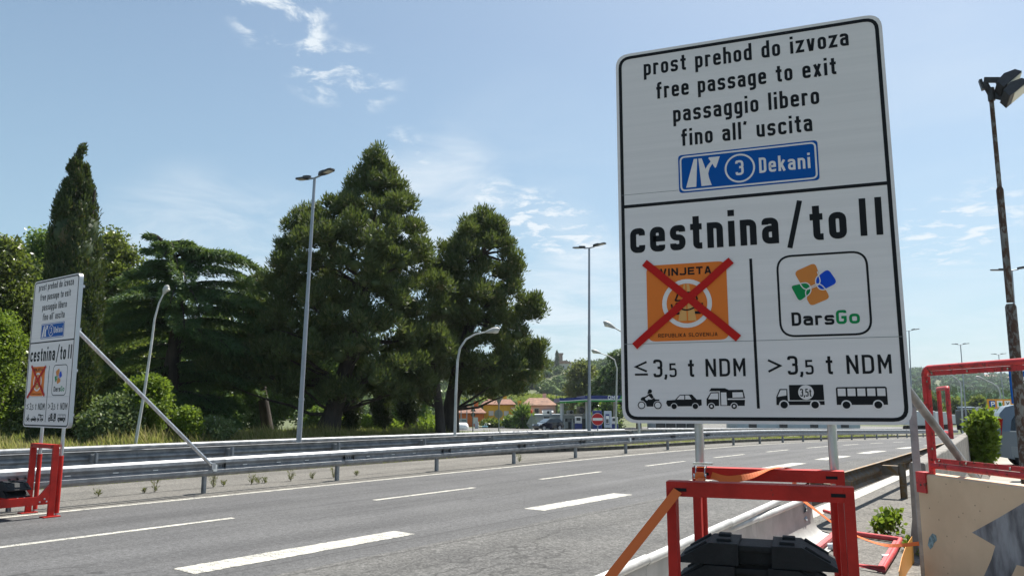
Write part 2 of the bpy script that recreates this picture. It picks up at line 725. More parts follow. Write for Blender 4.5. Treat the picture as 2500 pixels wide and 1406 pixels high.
def trees():
    # cypress on the left
    rng = np.random.default_rng(11)
    Y = 33
    rows = [(352, 199, 203), (372, 185, 212), (400, 168, 220), (450, 150, 228), (520, 138, 236), (600, 126, 243), (700, 118, 246), (800, 112, 243), (900, 100, 232), (1000, 84, 215), (1060, 76, 192), (1085, 85, 178)]
    sil = silhouette(rows, Y)
    C, rd = crown_points(rng, sil, Y, 560, 1.0, (.78, 1.06), (.16, .38))
    rd = rd * np.clip((sil[-1][0] - C[:, 2]) / 3.0, .38, 1)
    C[:, 2] -= rd * 1.6
    Rd = np.stack([rd, rd, rd * 2.2], 1)
    C2, rd2 = crown_points(rng, sil, Y, 160, 1.0, (.1, .7), (.4, .5))
    ok = C2[:, 2] < sil[-1][0] - 3.2
    C2, rd2 = C2[ok], rd2[ok]
    b = [cores(rng, C2, np.stack([rd2, rd2, rd2 * 2], 1), 1.0), cores(rng, C, Rd, .5), cloud(rng, C, Rd, 170, .17, .06, .55, 1.0, .5, (.4, 1.25))]
    base_ = Vector((at(150, 1085, Y).x, Y, zg(at(150, 1085, Y).x, Y)))
    tree('cypress_tree', 'tall dark columnar cypress rising behind the smaller toll sign', base_, b, [([base_ - Vector((0, 0, .2)), base_ + Vector((0.3, 0, 6)), base_ + Vector((.5, 0, 11))], [.3, .2, .05])], CYPR)

    def deci(name, label, rows, Y, seed, n, rr, leaf, per=220, L=.22, Wd=.15, group=None, trunk_u=None, tr=.18, bark=BARKG, cat='tree', rho=(.3, 1.0), up=.1, depth=.9, stem=True):
        rng = np.random.default_rng(seed)
        C, rd = crown_points(rng, silhouette(rows, Y), Y, n, depth, rho, rr)
        Rd = np.stack([rd, rd, rd * .85], 1)
        parts = [cores(rng, C, Rd, .28), cloud(rng, C, Rd, per, L, Wd, .5, up, .8, (.25, 1.12), curl=.08)]
        vb = max(r[0] for r in rows)
        mid = [r for r in rows if r[0] == vb][0]
        uu = trunk_u or (mid[1] + mid[2]) / 2
        bx = at(uu, vb, Y).x
        g = Vector((bx, Y, zg(bx, Y)))
        zt = max(c[2] for c in C)
        tks, lb = None, None
        if stem:
            pr = random.Random(seed)
            top = Vector((bx + pr.uniform(-.5, .5), Y, g.z + (zt - g.z) * .8))
            tks = [([g - Vector((0, 0, .2)), g.lerp(top, .4) + Vector((pr.uniform(-.2, .2), 0, 0)), top], [tr, tr * .75, tr * .2])]
            lb = []
            for i in rng.permutation(len(C))[:14]:
                c = Vector(C[i])
                a = g.lerp(top, min(.95, max(.25, (c.z - 1 - g.z) / (top.z - g.z))))
                lb.append(limb(pr, a, c, tr * .4, .02, -.1))
        return tree(name, label, g, parts, tks, leaf, bark, group, cat, lb)

    GB = 'broadleaf trees behind the cypress'
    deci('broadleaf_tree', 'yellowish green broadleaf tree at the left edge beyond the small toll sign', [(598, -10, 40), (640, -60, 90), (720, -90, 125), (820, -110, 120), (920, -110, 110), (1040, -90, 60)], 43, 21, 120, (.7, 1.2), DECI, 330, group=GB)
    deci('broadleaf_tree', 'broadleaf tree whose crown touches the left flank of the cypress', [(572, 95, 125), (620, 60, 140), (720, 50, 190), (840, 60, 200), (950, 70, 190), (1050, 90, 160)], 47, 22, 100, (.7, 1.2), DECI2, 300, group=GB)
    deci('broadleaf_tree', 'broadleaf tree filling the gap between cypress and cedar', [(580, 250, 290), (610, 235, 345), (690, 225, 355), (800, 215, 360), (900, 220, 380), (1000, 230, 370), (1055, 260, 330)], 50, 23, 110, (.7, 1.2), DECI, 330, group=GB)
    deci('young_robinia', 'bright lime green young tree at the left edge near the roadside', [(748, -40, 20), (790, -70, 55), (860, -80, 62), (940, -70, 50), (1030, -50, 20)], 36, 24, 60, (.45, .8), LIME, 280, .16, .09)
    # cedar
    rng = np.random.default_rng(31)
    Y = 42
    tkp = [(at(402, 1066, Y), .62), (at(412, 960, Y), .5), (at(428, 830, Y), .34), (at(446, 720, Y), .20), (at(436, 645, Y), .10), (at(405, 592, Y), .05), (at(366, 570, Y - .2), .02)]
    Pn, Dn = [], []
    limbs = []
    pr = random.Random(5)
    spec = []
    # (height on the trunk, tip seen at u, v, depth offset)
    for v0, u1, v1, dy in [(585, 362, 572, 0), (600, 470, 596, .2), (612, 505, 614, -.3), (620, 360, 612, .2), (628, 560, 628, .3), (640, 596, 634, -.5), (645, 365, 640, -.3), (655, 624, 652, .3),
                           (660, 350, 660, .5), (672, 610, 690, -.8), (668, 318, 668, -.6), (690, 296, 690, .3), (700, 640, 716, .4), (716, 600, 745, -1.5), (715, 285, 735, -.8), (735, 655, 760, .2), (745, 262, 770, .2),
                           (760, 330, 800, -2), (765, 640, 800, -1), (785, 270, 815, -1), (790, 668, 830, .3), (810, 560, 850, -2.4), (815, 255, 850, .5), (830, 640, 870, -1), (845, 290, 885, -1.5), (860, 660, 905, .2),
                           (880, 250, 915, .2), (890, 600, 935, -1.4), (900, 320, 945, -2), (920, 610, 965, .5), (930, 270, 965, -.5), (960, 540, 1000, -1), (975, 310, 1005, -.6), (650, 452, 690, -2.0), (690, 415, 742, -2.6), (705, 486, 752, -2.4), (632, 432, 655, -1.4), (610, 400, 628, -1.2), (745, 450, 800, -3), (600, 385, 596, -.8), (592, 425, 608, -.7), (586, 392, 600, .6)]:
        spec.append((v0, at(u1, v1, Y + dy)))
    for k in range(24):
        v0 = 700 + k * 13
        az = pr.uniform(0, 2 * math.pi)
        ln = 1.2 + 2.8 * min(1, (v0 - 600) / 150) * pr.uniform(.7, 1)
        o = at(445, v0, Y)
        spec.append((v0, o + Vector((math.cos(az) * ln, math.sin(az) * ln, -pr.uniform(.05, .35) * ln))))
    for v0, tip in spec:
        tz_ = at(450, v0, Y).z
        for (p0, r0), (p1, r1) in zip(tkp, tkp[1:]):
            if p0.z <= tz_ <= p1.z:
                o = p0.lerp(p1, (tz_ - p0.z) / (p1.z - p0.z))
                break
        else:
            o = tkp[-2][0]
        dv = tip - o
        ln = math.hypot(dv.x, dv.y)
        d = Vector((dv.x, dv.y, 0)).normalized()
        sd_ = Vector((-d.y, d.x, 0))
        bump = pr.uniform(.10, .17)
        pts = []
        for i in range(9):
            t = i / 8
            pts.append(o + dv * t + Vector((0, 0, ln * bump * math.sin(t * math.pi) ** .8)))
        limbs.append((pts, [.085 * (1 - i / 9) + .012 for i in range(9)]))
        N = int(430 * ln + 150)
        # fronds: side twigs at regular spots, each a narrow hanging plate of needles
        nf = max(6, int(ln * 5.5))
        fi = rng.integers(0, nf, N)
        t = np.clip((fi + .5) / nf * .92 + .08 + rng.normal(size=N) * .012, 0, 1)
        seg = np.clip((t * 8).astype(int), 0, 7)
        fr = (t * 8 - seg)[:, None]
        A = np.array([p[:] for p in pts])
        q = A[seg] * (1 - fr) + A[seg + 1] * fr
        wid = ln * .21 * np.sin(np.clip(t, 0, 1) * 2.75) + .10
        lat = rng.uniform(-1, 1, N)
        q2 = q + np.outer(lat * wid, np.array(sd_[:]))
        q2[:, 2] += -.42 * wid * lat ** 2 - rng.exponential(.06, N)
        q2 += np.outer(np.abs(lat) * wid * .75, np.array(d[:]))
        q2 += rng.normal(size=(N, 3)) * np.array([.03, .03, .025])
        dd = unit(np.outer(np.sign(lat) * .5, np.array(sd_[:])) + np.array(d[:]) * .6 + np.array([0, 0, 1]) * rng.uniform(-.9, .3, N)[:, None] + rdir(rng, N) * .4)
        Pn.append(q2)
        Dn.append(dd)
    Pn, Dn = np.concatenate(Pn), np.concatenate(Dn)
    parts = [cards(rng, Pn, Dn, .26, .06)]
    tree('cedar_tree', 'dark cedar with flat drooping branch tiers and a bent leader', Vector((tkp[0][0].x, Y, zg(tkp[0][0].x, Y))), parts, [([p for p, r in tkp], [r for p, r in tkp])], CEDAR, BARK, limbs=limbs)

    # pines
    pine('pine_tree', 'tallest pine with forked lower trunk beside the double street lamp',
         [(392, 908, 930), (415, 886, 950), (450, 850, 978), (490, 832, 996), (535, 742, 1035), (580, 700, 1080), (640, 672, 1086), (700, 660, 1060), (760, 655, 1058), (820, 650, 1080), (880, 640, 1085), (930, 660, 1070), (965, 720, 1030)], 42,
         tk(42, (795, 1068, 0, .75), (812, 1010, 0, .52), (835, 930, 0, .44), (865, 830, 0, .36), (898, 690, 0, .27), (912, 560, 0, .18), (918, 400, 0, .05)), 41, 200, (.55, 1.0), PINE, 620,
         extra=[(918, 402, 0, .42), (897, 422, 0, .45), (942, 428, 0, .48), (920, 440, .3, .6), (872, 462, 0, .55), (966, 466, 0, .55), (915, 480, -.4, .7), (845, 500, 0, .55), (990, 500, 0, .55), (640, 790, .5, .9), (660, 840, .5, .9), (625, 830, 0, .8), (1075, 700, .5, .7), (1085, 760, .8, .8), (1060, 820, 0, .8), (1080, 860, .5, .8), (725, 560, 0, .7), (700, 600, .5, .7), (680, 650, 0, .6), (672, 700, 0, .7), (735, 540, .3, .6), (690, 760, -.5, .8), (655, 800, -1, .7), (640, 860, -1, .8), (610, 890, -1, .7), (580, 900, -1.2, .7), (545, 905, -1.2, .6), (510, 900, -1.4, .5), (600, 930, -1, .8), (650, 930, -1, .8), (560, 940, -1, .6), (690, 900, -1, .9), (700, 960, -1, .7)], nlimb=60)
    pine('pine_tree', 'broad dense pine standing right of the tallest pine above the houses',
         [(518, 1158, 1205), (545, 1122, 1225), (600, 1062, 1264), (650, 1040, 1272), (710, 1030, 1290), (770, 1030, 1302), (840, 1035, 1315), (890, 1045, 1330), (930, 1065, 1332), (968, 1100, 1300)], 47,
         tk(47, (1098, 1062, 0, .6), (1100, 1000, 0, .5), (1115, 920, 0, .42), (1150, 780, 0, .3), (1180, 620, 0, .14), (1183, 540, 0, .05)), 42, 215, (.55, 1.0), PINE, 620,
         extra=[(1182, 532, 0, .45), (1152, 556, 0, .5), (1214, 556, 0, .5), (1128, 596, 0, .55), (1242, 606, 0, .55), (1185, 585, -.4, .7), (1106, 634, 0, .6), (1080, 670, 0, .6), (1262, 660, 0, .55), (1310, 760, -.5, .55), (1300, 740, -.5, .4), (1290, 775, -.5, .6), (1305, 870, -.5, .6), (1315, 895, -.5, .6), (1318, 850, -.4, .4)], nlimb=40)
    pine('pine_tree', 'lighter olive pine squeezed between the two large pines',
         [(775, 1040, 1085), (800, 1010, 1095), (850, 990, 1098), (900, 985, 1090), (950, 995, 1085), (990, 1020, 1070)], 44,
         tk(44, (1076, 1060, 0, .3), (1072, 1000, 0, .26), (1060, 900, 0, .2), (1050, 800, 0, .06)), 43, 50, (.4, .65), PINE2, 500, nlimb=14)
    pine('pine_tree', 'low pine between the cedar and the tallest pine',
         [(655, 640, 655), (690, 590, 690), (740, 555, 720), (800, 545, 700), (860, 540, 690), (910, 560, 660)], 46,
         tk(46, (655, 1058, 0, .35), (640, 960, 0, .28), (630, 850, 0, .22), (640, 690, 0, .06)), 44, 70, (.5, .8), PINE, 480, nlimb=20)
    # small clipped dark trees under the pines
    for i, (u0, u1, v0, v1, ut, Y, lab) in enumerate([(828, 886, 950, 1042, 860, 47, 'dark clipped evergreen against the trunk of the tallest pine'), (900, 965, 962, 1030, 937, 50, 'small dark evergreen on a thin stem with a rounded crown'), (965, 1030, 955, 1025, 990, 50, 'small dark evergreen on a thicker stem near the lamp with curved neck')]):
        m = (u0 + u1) / 2
        deci('dark_evergreen', lab, [(v0, m - 8, m + 8), (v0 + 20, u0 + 6, u1 - 6), ((v0 + v1) / 2, u0, u1), (v1, u0 + 8, u1 - 8)], Y, 60 + i, 34, (.3, .5), DARKB, 260, .16, .07, 'small dark evergreens under the pines', ut, .16, BARK)
    # woods behind, undergrowth in front
    GW = 'broadleaf trees forming the wood behind the conifers'
    for i, (u0, u1, v0, Y, lab) in enumerate([(-60, 130, 760, 56, 'wood tree behind the left edge broadleafs'), (180, 330, 770, 57, 'wood tree behind the cypress foot'), (300, 470, 760, 60, 'wood tree behind the cedar trunk'), (440, 610, 770, 58, 'wood tree between cedar and tallest pine'), (560, 740, 760, 61, 'wood tree behind the slim double lamp'), (700, 870, 790, 62, 'wood tree behind the trunk of the tallest pine'), (930, 1075, 800, 64, 'wood tree behind the olive pine')]):
        deci('wood_tree', lab, [(v0, (u0 + u1) / 2 - 30, (u0 + u1) / 2 + 30), (v0 + 60, u0 + 15, u1 - 15), (v0 + 150, u0, u1), (v0 + 240, u0 + 5, u1 - 5), (1040 if i < 5 else 1010, u0 + 25, u1 - 25)], Y, 70 + i, 75, (.8, 1.4), DECI2, 300, .26, .17, GW, cat='tree')
    GS = 'shrubs along the grass bank'
    for i, (rows, Y, n, leaf, L, Wd, lab) in enumerate([
        ([(930, 335, 400), (960, 300, 430), (1000, 290, 420), (1040, 300, 400)], 33.5, 45, LIME, .17, .10, 'bright green feathery shrub in front of the cedar trunk'),
        ([(1012, 440, 475), (1030, 430, 485), (1060, 428, 490)], 33.5, 14, LIME, .15, .09, 'small bright green shrub right of the cedar trunk'),
        ([(985, 240, 330), (1010, 205, 345), (1045, 190, 345), (1075, 188, 340)], 32.6, 46, BRAM, .13, .10, 'pale bramble thicket at the foot of the cypress'),
        ([(955, 30, 80), (1000, 10, 95), (1060, 5, 90)], 37, 30, BRAM, .14, .10, 'bramble thicket left of the small toll sign posts'),
        ([(1035, 500, 560), (1055, 470, 590), (1072, 470, 590)], 35, 16, BRAM, .13, .09, 'low grey green shrub at the edge of the wood'),
        ([(1000, 760, 800), (1030, 745, 790), (1062, 745, 790)], 52, 16, DECI2, .2, .13, 'dark shrub left of the tallest pine trunk'),
    ]):
        deci('roadside_shrub', lab, rows, Y, 90 + i, n, (.35, .6), leaf, 300, L, Wd, GS, cat='shrub', stem=False, rho=(.1, 1))
    # cedar and pale tree by the filling station
    deci('pale_spring_tree', 'pale green airy tree behind the filling station roof', [(890, 1400, 1440), (915, 1380, 1465), (950, 1372, 1480), (1000, 1385, 1470)], 150, 101, 46, (1.3, 2.2), OLIVE, 260, .5, .35, tr=.35, up=.3)
    deci('broadleaf_tree', 'dark trees under the filling station roof on the right', [(980, 1480, 1500), (1010, 1440, 1520), (1045, 1440, 1530)], 128, 102, 30, (1.0, 1.6), DECI2, 200, .45, .3, tr=.3)
    rng = np.random.default_rng(77)
    Y = 138
    Pn, Dn, lb = [], [], []
    o0 = at(1560, 1050, Y)
    for v, l0 in [(853, 5.5), (868, 5), (885, 8), (905, 8.6), (925, 10), (945, 11.5), (960, 11), (975, 10)]:
        for az in [math.pi + .1, math.pi - .5, math.pi + .7, -.6, .4, 1.5, -1.5]:
            ln = l0 * rng.uniform(.75, 1.05)
            o = at(1560, v, Y)
            d = np.array([math.cos(az), math.sin(az), 0])
            sd_ = np.array([-d[1], d[0], 0])
            N = int(230 * ln)
            t = rng.uniform(.1, 1, N)
            lat = rng.uniform(-1, 1, N)
            wid = ln * .22 * np.sin(t * 2.8) + .1
            q = np.array(o[:]) + np.outer(t * ln, d) + np.outer(lat * wid, sd_)
            q[:, 2] += ln * (.12 * np.sin(t * 2) - .32 * t ** 2) - rng.exponential(.18, N) - .3 * wid * lat ** 2
            Pn.append(q)
            Dn.append(unit(d * .5 + np.outer(np.sign(lat) * .5, sd_) + np.array([0, 0, 1]) * rng.uniform(-.9, .2, N)[:, None] + rdir(rng, N) * .4))
            lb.append(([o, o + Vector(d) * ln * .5 + Vector((0, 0, .05 * ln)), o + Vector(d) * ln * .95 - Vector((0, 0, .15 * ln))], [.12, .07, .02]))
    gb = Vector((o0.x, Y, zg(o0.x, Y)))
    tree('cedar_tree', 'dark drooping cedar half hidden behind the large toll sign by the filling station', gb, [cards(rng, np.concatenate(Pn), np.concatenate(Dn), .75, .22)], [([gb, Vector((gb.x, Y, at(1560, 840, Y).z))], [.5, .08])], CEDAR, BARK, limbs=lb)
    # palm-like shrub and hedges by the white building
    rng = np.random.default_rng(79)
    pc = at(1276, 1040, 112)
    N = 900
    c = np.array([[pc.x, 112, pc.z + 1.2]])
    parts = [cloud(rng, c, np.array([[1.5, 1.5, 1.9]]), 700, 1.1, .22, 1, .3, .3, (.1, .75))]
    g = Vector((pc.x, 112, zg(pc.x, 112)))
    tree('palm_shrub', 'dark spiky palm shrub beside the white building', g, parts, [([g, g + Vector((0, 0, 2.4))], [.25, .2])], DECI2, BARKG, cat='shrub')
    for i, (u0, u1, v0, v1, Y, leaf, lab) in enumerate([(1165, 1240, 1031, 1056, 118, DECI, 'green hedge in front of the yellow house'), (1228, 1262, 1026, 1056, 116, DECI2, 'leafy bush between the bins and the palm shrub')]):
        deci('garden_hedge', lab, [(v0, u0 + 8, u1 - 8), ((v0 + v1) / 2, u0, u1), (v1, u0, u1)], Y, 110 + i, 30, (.7, 1.1), leaf, 220, .35, .25, cat='hedge', stem=False, depth=.5)
    # flowering bush beside the van, trees in front of the right hill
    deci('flowering_bush', 'leafy green bush with pale blossoms beside the parked van', [(1018, 2392, 2412), (1034, 2374, 2422), (1056, 2366, 2428), (1088, 2366, 2428), (1118, 2374, 2426)], 22.5, 120, 34, (.18, .40), LIME, 150, .17, .11, cat='bush', stem=False, rho=(.1, 1))
    for i, (u0, u1, v0, v1, Y, lab) in enumerate([(2255, 2300, 968, 1035, 168, 'bright tree at the foot of the far hill beside the sign brace'), (2300, 2365, 978, 1035, 175, 'bright tree at the foot of the far hill behind the dark lorry'), (2355, 2420, 975, 1035, 170, 'bright tree at the foot of the far hill left of the parking sign'), (2420, 2500, 985, 1040, 172, 'bright tree at the foot of the far hill behind the parked van'), (2190, 2258, 985, 1040, 180, 'bright tree at the foot of the far hill hidden by the toll sign edge')]):
        m = (u0 + u1) / 2
        deci('broadleaf_tree', lab, [(v0, m - 10, m + 10), (v0 + 20, u0 + 4, u1 - 4), (v0 + 45, u0, u1), (v1, u0 + 4, u1 - 4)], Y, 130 + i, 40, (.9, 1.5), DECI, 170, .6, .4, 'bright trees at the foot of the far hill', tr=.3)

# ------------------------------------------------------------------ terrain
def hillz(x, y):
    r = math.hypot(x, y)
    az = math.degrees(math.atan2(x, y))
    if y < 0 or r < 150:
        return 0.0
    wa = (1 - smooth((az - 9) / 9)) * smooth((az + 75) / 25)
    wb = smooth((az - 17) / 7) * (1 - smooth((az - 50) / 25))
    za = 40 * smooth((r - 230) / 520) * (1 + .06 * math.sin(az * .9 + 1)) + 2.0 * math.sin(r * .02 + az * .5) * smooth((r - 280) / 200)
    zb = (64 - 3.0 * max(0, az - 27) + 1.2 * math.sin(az * 2.1)) * smooth((r - 420) / 1350) + 1.5 * math.sin(r * .013 + az) * smooth((r - 500) / 300)
    return wa * za + wb * zb


def tz(x, y):
    return zg(x, y) + hillz(x, y)


def build_ground():
    rs = [2.5]
    while rs[-1] < 3600:
        rs.append(rs[-1] * 1.045)
    azs = []
    a = -180.0
    while a < 180:
        azs.append(a)
        a += 1.5 if -50 < a < 60 else 5
    V, F = [(0, 0, -.03)], []
    for r in rs:
        for a in azs:
            x, y = r * math.sin(R(a)), r * math.cos(R(a))
            s, n = sn(x, y)
            dz = .05 if n < 27 else .0
            V.append((x, y, tz(x, y) - dz))
    na = len(azs)
    for k in range(na):
        F.append((0, 1 + (k + 1) % na, 1 + k))
    for i in range(len(rs) - 1):
        for k in range(na):
            k2 = (k + 1) % na
            F.append((1 + i * na + k, 1 + i * na + k2, 1 + (i + 1) * na + k2, 1 + (i + 1) * na + k))
    b = MB()
    b.add(V, F)
    m = mat('meadow', (.058, .078, .026), .95, col2=(.105, .115, .045), vscale=.35, bump=.5, bscale=3)
    o = b.build('ground', m, smooth_=True)
    tag(o, kind='structure')


def strip(name, n0, n1, s0, s1, z, m, step=2.5, rag=0.0):
    b = MB()
    pr = random.Random(int(s0 * 100) + 7)
    k = max(1, int((s1 - s0) / step))
    f0 = n0 if callable(n0) else (lambda s: n0)
    f1 = n1 if callable(n1) else (lambda s: n1)
    vs = []
    for i in range(k + 1):
        s = s0 + (s1 - s0) * i / k
        vs += [P(s, f0(s) + pr.uniform(-rag, rag), z), P(s, f1(s) + pr.uniform(-rag, rag), z)]
    b.add(vs, [(2 * i, 2 * i + 2, 2 * i + 3, 2 * i + 1) for i in range(k)])
    o = b.build(name, m)
    return tag(o, kind='structure')


def roadmat(name, c1, c2, grain, streak=.0, rough=.85, bump=.5, crack=0.0, tracks=(), amp=.4):
    m = bpy.data.materials.new(name)
    m.use_nodes = True
    t = NT(m.node_tree)
    b = m.node_tree.nodes['Principled BSDF']
    tcn = t.n('ShaderNodeTexCoord')
    mp = t.n('ShaderNodeMapping')
    mp.inputs['Rotation'].default_value = (0, 0, TH)      # x' across the road, y' along it
    t.put(mp.inputs[0], tcn.outputs['Object'])
    v = mp.outputs[0]
    mp2 = t.n('ShaderNodeMapping')
    mp2.inputs['Scale'].default_value = (1, .06, 1)
    t.put(mp2.inputs[0], v)
    big = t.ramp(t.noise(v, .5, 5, .6), .3, .7)
    col = t.mix(big, c1 + (1,), c2 + (1,))
    st = t.ramp(t.noise(mp2.outputs[0], 1.3, 4, .6), .35, .65, 1 - streak, 1 + streak)
    g = t.n('ShaderNodeTexVoronoi')
    t.put(g.inputs['Vector'], v)
    g.inputs['Scale'].default_value = grain
    gs = t.n('ShaderNodeSeparateColor')
    t.put(gs.inputs[0], g.outputs['Color'])
    gr = t.ramp(gs.outputs[0], 0, 1, 1 - amp, 1 + amp, smooth=False)
    g2 = t.ramp(t.noise(v, grain * .22, 5, .7), .3, .7, .78, 1.22)
    k = t.math('MULTIPLY', t.math('MULTIPLY', st, gr), g2)
    if crack:
        vo = t.n('ShaderNodeTexVoronoi', feature='DISTANCE_TO_EDGE')
        wv = t.vm('ADD', v, t.vm('SCALE', t.n('ShaderNodeTexNoise').outputs['Color'], 0.0))
        nz = t.n('ShaderNodeTexNoise')
        t.put(nz.inputs['Vector'], v)
        nz.inputs['Scale'].default_value = 3
        wv = t.vm('ADD', v, t.vm('SCALE', nz.outputs['Color'], .5))
        t.put(vo.inputs['Vector'], wv)
        vo.inputs['Scale'].default_value = crack
        ck = t.ramp(vo.outputs['Distance'], .004, .022, .35, 1)
        keep = t.ramp(t.noise(v, .7, 2), .45, .55)
        k = t.math('MULTIPLY', k, t.math('MAXIMUM', ck, keep))
    sx = t.n('ShaderNodeSeparateXYZ')
    t.put(sx.inputs[0], v)
    nx = t.math('MULTIPLY', sx.outputs['X'], -1.0)
    if tracks:
        for c_, w_, amt in tracks:
            d = t.math('ABSOLUTE', t.math('SUBTRACT', t.math('ADD', nx, t.math('MULTIPLY', t.noise(mp2.outputs[0], .6, 2), .25)), c_ + .12))
            k = t.math('MULTIPLY', k, t.ramp(d, w_ * .35, w_, amt, 1))
        stn = t.ramp(t.noise(v, .9, 6, .7), .60, .74, 1, .84)
        k = t.math('MULTIPLY', k, stn)
        vo2 = t.n('ShaderNodeTexVoronoi', feature='DISTANCE_TO_EDGE')
        nz2 = t.n('ShaderNodeTexNoise')
        t.put(nz2.inputs['Vector'], v)
        nz2.inputs['Scale'].default_value = 2.0
        t.put(vo2.inputs['Vector'], t.vm('ADD', mp2.outputs[0], t.vm('SCALE', nz2.outputs['Color'], .35)))
        vo2.inputs['Scale'].default_value = .45
        hair = t.ramp(vo2.outputs['Distance'], .002, .008, .62, 1)
        k = t.math('MULTIPLY', k, t.math('MAXIMUM', hair, t.ramp(t.noise(v, .25, 2), .44, .50)))
    colk = t.vm('SCALE', col, k)
    t.put(b.inputs['Base Color'], colk)
    b.inputs['Roughness'].default_value = rough
    b.inputs['Specular IOR Level'].default_value = .3
    bp = t.n('ShaderNodeBump')
    bp.inputs['Strength'].default_value = bump
    bp.inputs['Distance'].default_value = .006
    t.put(bp.inputs['Height'], gs.outputs[0])
    m.node_tree.links.new(bp.outputs[0], b.inputs['Normal'])
    MATS[name] = m
    return m


def paintmat():
    m = bpy.data.materials.new('road_paint')
    m.use_nodes = True
    t = NT(m.node_tree)
    b = m.node_tree.nodes['Principled BSDF']
    tcn = t.n('ShaderNodeTexCoord')
    mp = t.n('ShaderNodeMapping')
    mp.inputs['Rotation'].default_value = (0, 0, TH)
    t.put(mp.inputs[0], tcn.outputs['Object'])
    v = mp.outputs[0]
    vo = t.n('ShaderNodeTexVoronoi')
    t.put(vo.inputs['Vector'], v)
    vo.inputs['Scale'].default_value = 46
    dots = t.ramp(vo.outputs['Distance'], .30, .46)
    f = t.math('MULTIPLY', dots, t.ramp(t.noise(v, 3.0, 4, .7), .32, .62, .35, 1))
    f = t.math('MAXIMUM', f, t.ramp(t.noise(v, 16, 6, .78), .60, .68))
    wv = t.n('ShaderNodeTexWave')
    wv.bands_direction = 'Y'
    t.put(wv.inputs['Vector'], v)
    wv.inputs['Scale'].default_value = 2.2
    wv.inputs['Distortion'].default_value = 1.5
    f = t.math('MULTIPLY', f, t.ramp(wv.outputs['Fac'], .2, .8, .75, 1))
    t.put(b.inputs['Base Color'], t.mix(f, (.62, .60, .52, 1), (.17, .17, .16, 1)))
    b.inputs['Roughness'].default_value = .7
    MATS['road_paint'] = m
    return m


kerb_n = lambda s: 22.1 - .0 * s if s < 15 else (22.1 - .045 * (s - 15) if s < 24 else (21.7 - 2.1 * smooth((s - 24) / 12)))


